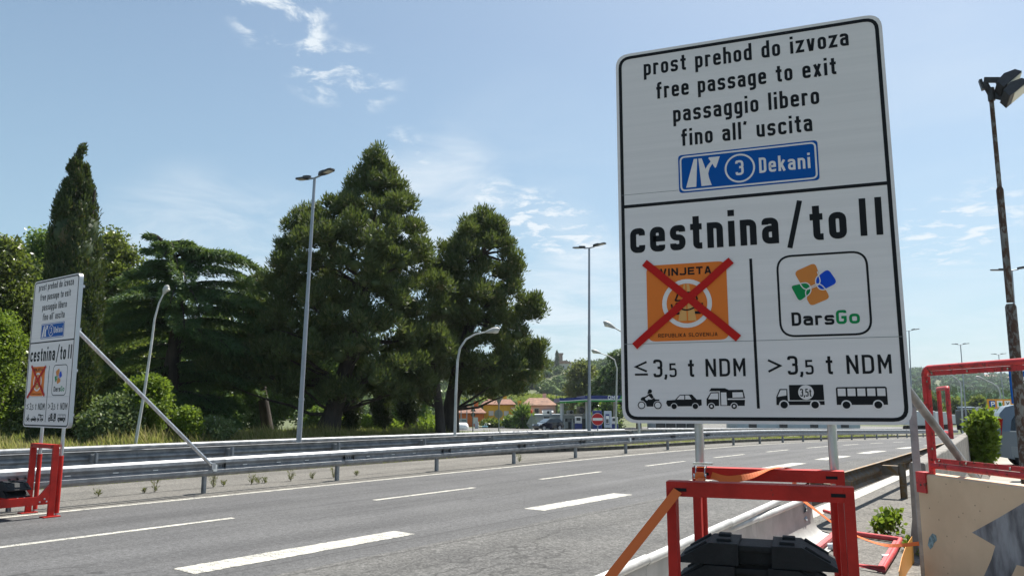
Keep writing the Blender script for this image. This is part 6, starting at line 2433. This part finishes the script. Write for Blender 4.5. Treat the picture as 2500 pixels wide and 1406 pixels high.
def buildings():
    tile = mat('clay_tiles', (.19, .095, .065), .9, var=.35, vscale=1.5, stretch=(1, 1, 1), bump=.3, bscale=6)
    tile2 = mat('clay_tiles_old', (.21, .12, .08), .9, var=.45, vscale=1.2, bump=.3, bscale=6)
    wfr = mat('window_frame_white', (.62, .62, .60), .5)
    glass = MATS['dark_window']
    trim = mat('house_trim', (.10, .06, .04), .7)

    def house(label, u0, u1, ve, vr, Y, wall, roof, wins, depth=9.0, name='house', hip=.18, rz=None):
        a, c = at(u0, ve, Y), at(u1, ve, Y)
        z0 = tz((a.x + c.x) / 2, Y)
        zr = at((u0 + u1) / 2, vr, Y + depth / 2).z
        t = thing(name, label, 'house', ((a.x + c.x) / 2, Y, z0))
        b = MB()
        b.box(((a.x + c.x) / 2, Y + depth / 2, (a.z + z0) / 2), (c.x - a.x, depth, a.z - z0))
        put(b, 'wall', wall, t)
        b = MB()
        o = .45
        h = (c.x - a.x) * hip
        ez = a.z + .02
        vs = [(a.x - o, Y - o, ez), (c.x + o, Y - o, ez), (c.x + o, Y + depth + o, ez), (a.x - o, Y + depth + o, ez), (a.x + h, Y + depth / 2, zr), (c.x - h, Y + depth / 2, zr)]
        b.add(vs, [(0, 1, 5, 4), (1, 2, 5), (2, 3, 4, 5), (3, 0, 4), (3, 2, 1, 0)])
        b.box(((a.x + c.x) / 2, Y - o, ez - .05), (c.x - a.x + 2 * o, .1, .12))
        r_ = put(b, 'roof', roof, t)
        b = MB()
        b.box((a.x + (c.x - a.x) * .7, Y + depth * .6, zr + .3), (.7, .7, 1.2))
        put(b, 'chimney', wall, r_)
        for (wu, wv, ww, wh, kind) in wins:
            q = at(wu, wv, Y)
            f = MB()
            f.box((q.x, Y - .03, q.z), (ww + .24, .08, wh + .24))
            fo = put(f, 'window', wfr, t)
            f = MB()
            f.box((q.x, Y - .075, q.z), (ww, .02, wh))
            put(f, 'pane', glass if kind == 'd' else wfr if kind == 's' else mat('pane_pale', (.20, .24, .27), .15), fo)
        return t
    house('orange house with a red tiled roof behind the right hand pine', 1113, 1178, 1008, 992, 132, mat('orange_render', (.62, .15, .035), .9, var=.06, vscale=.6), tile, [(1131, 1029, 1.0, .8, 'p'), (1160, 1026, .7, .8, 's')], 9)
    yl = mat('yellow_render', (.78, .46, .05), .9, var=.06, vscale=.5)
    house('yellow house with two white shuttered windows and tiled roof', 1180, 1254, 987, 974, 140, yl, tile, [(1199, 1008.5, .62, .62, 's'), (1236, 1009, .62, .62, 's')], 10, hip=.1)
    house('low yellow annexe with a wide double window right of the yellow house', 1252, 1277, 996, 990, 139, yl, tile, [(1262, 1010, 1.0, .75, 'p')], 8, hip=.1)
    t = house('pink house with a broad old tiled roof beside the filling station', 1278, 1356, 989, 971, 150, mat('pink_render', (.80, .52, .46), .9, var=.06, vscale=.5), tile2, [(1310, 1005, .8, 1.2, 'd'), (1331, 1008, 1.0, .9, 'd')], 11, hip=.2)
    aw = MB()
    a, c = at(1323, 999, 149), at(1352, 1007, 147.6)
    aw.add([(a.x, 149.9, a.z), (c.x, 149.9, a.z), (c.x, 147.6, c.z), (a.x, 147.6, c.z), (a.x, 149.9, a.z - .06), (c.x, 149.9, a.z - .06), (c.x, 147.6, c.z - .06), (a.x, 147.6, c.z - .06)], [(0, 1, 2, 3), (7, 6, 5, 4), (3, 2, 6, 7), (0, 3, 7, 4), (1, 5, 6, 2)])
    put(aw, 'awning', mat('awning_grey', (.45, .46, .47), .7), t)
    # white flat building
    Y = 112
    wm = mat('white_render', (.55, .58, .58), .9, var=.08, vscale=.8)
    a, c = at(1283, 1012, Y), at(1374, 1056, Y)
    z0 = tz(a.x, Y)
    t = thing('white_building', 'low white flat roofed building behind the black car', 'building', ((a.x + c.x) / 2, Y, z0))
    b = MB()
    b.box(((a.x + c.x) / 2, Y + 5, (a.z + z0) / 2 - .15), (c.x - a.x, 10, a.z - z0 - .3))
    put(b, 'wall', wm, t)
    b = MB()
    b.box(((a.x + c.x) / 2, Y + 5, a.z - .12), (c.x - a.x + .4, 10.4, .3))
    put(b, 'roof_edge', mat('roof_edge_grey', (.36, .39, .40), .8), t)
    for u, v, ww, wh in ((1335, 1024, .8, 1.0),):
        q = at(u, v, Y)
        f = MB()
        f.box((q.x, Y - .03, q.z), (ww + .25, .08, wh + .25))
        fo = put(f, 'window', wfr, t)
        f = MB()
        f.box((q.x, Y - .08, q.z), (ww, .02, wh))
        put(f, 'pane', glass, fo)
    q = at(1346, 1033, Y)
    b = MB()
    b.box((q.x, Y - .15, q.z), (.65, .3, 1.1))
    put(b, 'meter_box', mat('meter_grey', (.42, .44, .44), .6), t)
    for u, w_, h_, lab in ((1338, 1.3, .55, 'small white air conditioner on the white building roof'), (1396, 1.0, .6, 'white air conditioner on the shop roof, left of the taller one'), (1422, 1.1, 1.15, 'taller cream air conditioner on the shop roof beside the slim lamp')):
        q = at(u, 1012, Y)
        s_ = thing('air_conditioner', lab, 'air conditioner', (q.x, Y + 3, a.z + .03))
        b = MB()
        b.box((q.x, Y + 3, a.z + .03 + h_ / 2), (w_, .6, h_))
        put(b, 'casing', wfr if u < 1410 else mat('ac_cream', (.50, .46, .36), .6), s_, .03)
        b = MB()
        b.tube([(q.x + .15, Y + 2.69, a.z + .03 + h_ / 2), (q.x + .15, Y + 2.67, a.z + .03 + h_ / 2)], h_ * .38, 18)
        put(b, 'fan_grille', glass, s_)
    # shop
    Y = 110
    a, c = at(1376, 1013, Y), at(1450, 1056, Y)
    t = thing('station_shop', 'filling station shop with glass front and pale columns under the canopy', 'building', ((a.x + c.x) / 2, Y, z0))
    b = MB()
    b.box(((a.x + c.x) / 2, Y + 5.2, (a.z + z0) / 2), (c.x - a.x, 9, a.z - z0))
    b.box((c.x - .8, Y + .5, (a.z + z0) / 2 - .2), (1.6, .5, a.z - z0 - .4))
    put(b, 'wall', mat('shop_dark_interior', (.06, .06, .06), .5, var=.5, vscale=1.2), t)
    b = MB()
    b.box(((a.x + c.x) / 2, Y + .3, a.z - .22), (c.x - a.x + .3, 1.2, .5))
    put(b, 'fascia', mat('shop_fascia', (.36, .37, .34), .7), t)
    pr = random.Random(3)
    cols = [(.55, .53, .48), (.35, .36, .36), (.09, .13, .25), (.42, .40, .36), (.13, .13, .13), (.5, .5, .5)]
    for i in range(9):
        u = 1384 + i * 6.2
        q = at(u, 1040, Y)
        b = MB()
        h_ = pr.uniform(1.0, 1.7)
        b.box((q.x, Y + .55, z0 + h_ / 2 + (.9 if i % 3 == 1 else 0)), (.3 + pr.random() * .25, .2, h_ * .8))
        put(b, 'display_stand', mat('shop_goods_%s' % 'abcdef'[i % 6], cols[i % 6], .6), t)
    for u in (1378, 1398, 1417, 1436):
        q = at(u, 1040, Y)
        b = MB()
        b.box((q.x, Y + .25, (a.z + z0) / 2 - .2), (.22, .22, a.z - z0 - .4))
        put(b, 'column', wfr, t)
    # canopy
    Y = 104
    zt = tz(12, Y)
    x0 = at(1366, 975, Y).x
    xs = at(1412, 975, Y).x
    x1 = at(1640, 975, Y).x
    blue = mat('canopy_blue', (.006, .022, .16), .4)
    green = mat('canopy_green', (.02, .24, .03), .4)
    sof = mat('canopy_soffit', (.52, .50, .44), .8)
    t = thing('station_canopy', 'blue filling station canopy with a green stripe left of the large toll sign', 'canopy', (x0, Y, zt))
    zA, zB = at(1366, 981.5, Y).z, at(1420, 977.5, Y).z

    def zf(u, v):
        return at(u, v, Y).z
    b = MB()
    b.prism([(x0, Y, zA + .02), (xs - 1, Y, zf(1400, 980.2) + .02), (xs + .9, Y, zB), (x1, Y, zB), (x1, Y, zf(1420, 965)), (xs + .9, Y, zf(1420, 965)), (xs + .9, Y, zf(1400, 969.5)), (x0, Y, zf(1366, 971.5))], (0, 14, 0))
    put(b, 'fascia', blue, t)
    b = MB()
    gp_ = [(x0, zA), (xs - 1, zf(1400, 980.2)), (xs + .9, zB), (x1, zB)]
    b.prism([(p[0], Y - .06, p[1] - .16) for p in gp_] + [(p[0], Y - .06, p[1] + .07) for p in gp_[::-1]], (0, .055, 0))
    put(b, 'green_stripe', green, t)
    b = MB()
    b.prism([(p[0], Y - .05, p[1] + .08) for p in gp_] + [(p[0], Y - .05, p[1] + .17) for p in gp_[::-1]], (0, .04, 0))
    put(b, 'white_stripe', REFL, t)
    b = MB()
    b.prism([(x0 + .1, Y + .1, zA - .05), (xs - 1, Y + .1, zf(1400, 980.2) - .05), (xs + .9, Y + .1, zB - .06), (x1, Y + .1, zB - .06), (x1, Y + .1, zB - .02), (xs + .9, Y + .1, zB - .02), (xs - 1, Y + .1, zf(1400, 980.2) - .01), (x0 + .1, Y + .1, zA - .01)], (0, 13.8, 0))
    put(b, 'soffit', sof, t)
    for u, dy in ((1370, 1), (1432, 2), (1374, 9), (1500, 9), (1560, 2)):
        p = at(u, 1000, Y + dy)
        b = MB()
        zc = zA if u < 1400 else zB
        b.box((p.x, Y + dy, (zc + zt) / 2 - .03), (.30, .30, zc - zt - .06))
        put(b, 'column', wfr, t)
    k = MB()
    f = Face(k)
    u1 = 1 / 1902 * Y
    o0 = at(1484, 974.3, Y)
    f.text('OMV', 0, 25 * u1, 0, 8.6 * u1, .17, 0, 1, .7, .16)
    f.poly([(27 * u1, -1 * u1), (36 * u1, -1 * u1), (36 * u1, 9 * u1), (33 * u1, 9 * u1)], 1, 1)
    k.v = [(p[0] + o0.x, p[1] * 10 + Y - .03, p[2] + o0.z) for p in k.v]
    put(k, 'lettering', [REFL, green], t)
    # blue vending kiosk and pump panel
    Y = 96
    for u0, u1_, v0, v1, lab, m in ((1448, 1470, 1002, 1045, 'dark blue cabinet behind the no entry sign', blue),):
        a, c = at(u0, v0, Y), at(u1_, v1, Y)
        z_ = tz(a.x, Y)
        s_ = thing('station_cabinet', lab, 'cabinet', ((a.x + c.x) / 2, Y, z_))
        b = MB()
        b.box(((a.x + c.x) / 2, Y + .5, (a.z + z_) / 2), (c.x - a.x, 1, a.z - z_))
        put(b, 'casing', m, s_, .04)
        b = MB()
        b.box(((a.x + c.x) / 2, Y - .02, (a.z + z_) / 2 + .3), (c.x - a.x - .4, .04, .8))
        put(b, 'front_panel', mat('cabinet_front', (.03, .05, .16), .3), s_)
    a, c = at(1472, 1003, Y), at(1491, 1043, Y)
    z_ = tz(a.x, Y)
    s_ = thing('advert_panel', 'pale upright advertising panel right of the no entry sign', 'advert', ((a.x + c.x) / 2, Y - 1, z_))
    b = MB()
    b.box(((a.x + c.x) / 2, Y - 1, (a.z + c.z) / 2), (c.x - a.x, .15, a.z - c.z))
    p_ = put(b, 'panel', mat('advert_pale', (.46, .52, .60), .4), s_, .02)
    b = MB()
    cx = (a.x + c.x) / 2 - .05
    cz = (a.z + c.z) / 2
    b.box((cx, Y - 1.09, cz), (.46, .02, 1.25), mi=0)
    b.box((cx, Y - 1.105, cz - .05), (.38, .02, .95), mi=1)
    b.box((cx - .02, Y - 1.12, cz - .2), (.3, .02, .5), mi=2)
    put(b, 'picture', [blue, REFL, mat('advert_dark', (.07, .08, .09), .5)], p_)
    for x in (a.x + .1, c.x - .1):
        b = MB()
        b.box((x, Y - 1, (c.z + z_) / 2), (.08, .08, c.z - z_ + .1))
        put(b, 'foot', GREYM, s_)
    # fuel pumps, bins, tank, cabinet
    Y = 98
    for i, (u, lab) in enumerate([(1412, 'fuel pump with blue base left of the slim lamp'), (1500, 'fuel pump in front of the dark trees by the sign edge')]):
        q = at(u, 1040, Y)
        z_ = tz(q.x, Y)
        s_ = thing('fuel_pump', lab, 'fuel pump', (q.x, Y, z_), 0, 'fuel pumps')
        b = MB()
        b.box((q.x, Y, z_ + .45), (.9, .5, .9))
        put(b, 'base', blue, s_, .03)
        b = MB()
        b.box((q.x, Y, z_ + 1.35), (.85, .45, .8))
        put(b, 'head', wfr, s_, .03)
        b = MB()
        b.box((q.x, Y - .24, z_ + 1.45), (.5, .02, .35))
        put(b, 'display', glass, s_)
    Y = 108
    for u0, u1_, v0, col, lab in ((1170, 1177, 1040, (.55, .60, .35), 'pale green waste container beside the blue one'), (1178, 1190, 1040, (.12, .30, .36), 'teal waste container with a striped front'), (1217, 1231, 1042, (.03, .035, .04), 'black waste container under the sign backs')):
        a, c = at(u0, v0, Y), at(u1_, 1056, Y)
        z_ = tz(a.x, Y)
        s_ = thing('waste_container', lab, 'container', ((a.x + c.x) / 2, Y, z_), 0, 'waste containers')
        b = MB()
        b.prism([(a.x, Y - .3, z_ + .1), (c.x, Y - .3, z_ + .1), (c.x, Y - .4, a.z - .1), (a.x, Y - .4, a.z - .1)], (0, .8, 0))
        m = mat('container_%s' % lab.split()[0], col, .5)
        put(b, 'bin_body', m, s_, .03)
        b = MB()
        b.box(((a.x + c.x) / 2, Y, a.z - .03), (c.x - a.x + .1, 1.0, .12))
        put(b, 'lid', m, s_, .03)
        if col[1] == .30:
            b = MB()
            for dx in (-.12, .1):
                b.beam((a.x + .35 + dx, Y - .42, z_ + .3), (a.x + .55 + dx, Y - .43, z_ + .8), .08, .02, up=(0, 1, 0))
            put(b, 'stripes', REFL, s_)
    Y = 92
    q = at(1127, 1044, Y)
    z_ = tz(q.x, Y)
    s_ = thing('gas_tank', 'white rounded gas tank at the foot of the right hand pine', 'tank', (q.x, Y, z_))
    b = MB()
    zc = q.z + .05
    b.tube([(q.x - .95, Y, zc), (q.x - .85, Y, zc), (q.x - .6, Y, zc), (q.x + .5, Y, zc), (q.x + .72, Y, zc), (q.x + .82, Y, zc)], [.1, .4, .55, .55, .4, .1], 20)
    put(b, 'vessel', REFL, s_, 0, True)
    for dx in (-.5, .4):
        b = MB()
        b.box((q.x + dx, Y, (zc - .4 + z_) / 2), (.15, .6, zc - .4 - z_))
        put(b, 'foot', GREYM, s_)
    Y = 104
    a, c = at(1159, 1030, Y), at(1168, 1056, Y)
    z_ = tz(a.x, Y)
    s_ = thing('meter_cabinet', 'grey concrete meter cabinet left of the waste containers', 'cabinet', ((a.x + c.x) / 2, Y, z_))
    b = MB()
    b.box(((a.x + c.x) / 2, Y, (a.z + z_) / 2), (c.x - a.x, .4, a.z - z_))
    put(b, 'casing', MATS['roof_edge_grey'], s_, .02)
    b = MB()
    b.box(((a.x + c.x) / 2, Y - .21, (a.z + z_) / 2 + .3), ((c.x - a.x) * .7, .02, .5))
    put(b, 'door', MATS['meter_grey'], s_)
    # thin posts by the orange house, pole by the pink house
    for u, vt, Y, lab in ((1126, 975, 120, 'thin pale pole in front of the orange house, left one'), (1140, 984, 120, 'thin pale pole in front of the orange house, right one'), (1359, 964, 140, 'dark utility pole between the pink house and the canopy')):
        p = at(u, vt, Y)
        z_ = tz(p.x, Y)
        s_ = thing('utility_pole', lab, 'pole', (p.x, Y, z_))
        b = MB()
        b.tube([(p.x, Y, z_), (p.x, Y, p.z)], [.09, .06], 8)
        put(b, 'shaft', BARK if u > 1300 else GREYM, s_)
        b = MB()
        b.box((p.x, Y, p.z - .05), (.3, .12, .12))
        put(b, 'cap', GREYM, s_)
    # long low halls hidden mostly behind the large sign
    for (u0, u1_, vt, Y, col, lab) in ((1600, 1700, 1036, 100, (.42, .43, .44), 'low grey parapet seen under the large toll sign near its left post'), (1800, 2100, 1037, 118, (.40, .46, .48), 'long pale hall seen as a strip under the large toll sign')):
        a, c = at(u0, vt, Y), at(u1_, vt, Y)
        z_ = tz((a.x + c.x) / 2, Y)
        s_ = thing('low_building', lab, 'building', ((a.x + c.x) / 2, Y, z_))
        b = MB()
        b.box(((a.x + c.x) / 2, Y + 3, (a.z + z_) / 2 + .8), (c.x - a.x, 6, a.z - z_ + 1.6))
        put(b, 'wall', mat('hall_%s' % lab.split()[1], col, .8, var=.1, vscale=.5), s_)
        b = MB()
        b.box(((a.x + c.x) / 2, Y + 3, a.z + 1.65), (c.x - a.x + .4, 6.4, .2))
        put(b, 'roof', MATS['roof_edge_grey'], s_)
        for k in range(4):
            b = MB()
            x = a.x + (c.x - a.x) * (k + .5) / 4
            b.box((x, Y - .03, a.z + .2), (1.2, .08, 1.2))
            put(b, 'window', glass, s_)


# ------------------------------------------------------------------ build everything
build_ground()
build_roads()
hills()
rails()
buildings()
trees()
grass()
signs()
walls()
lamps()
vehicles()
signs_far()
haze()
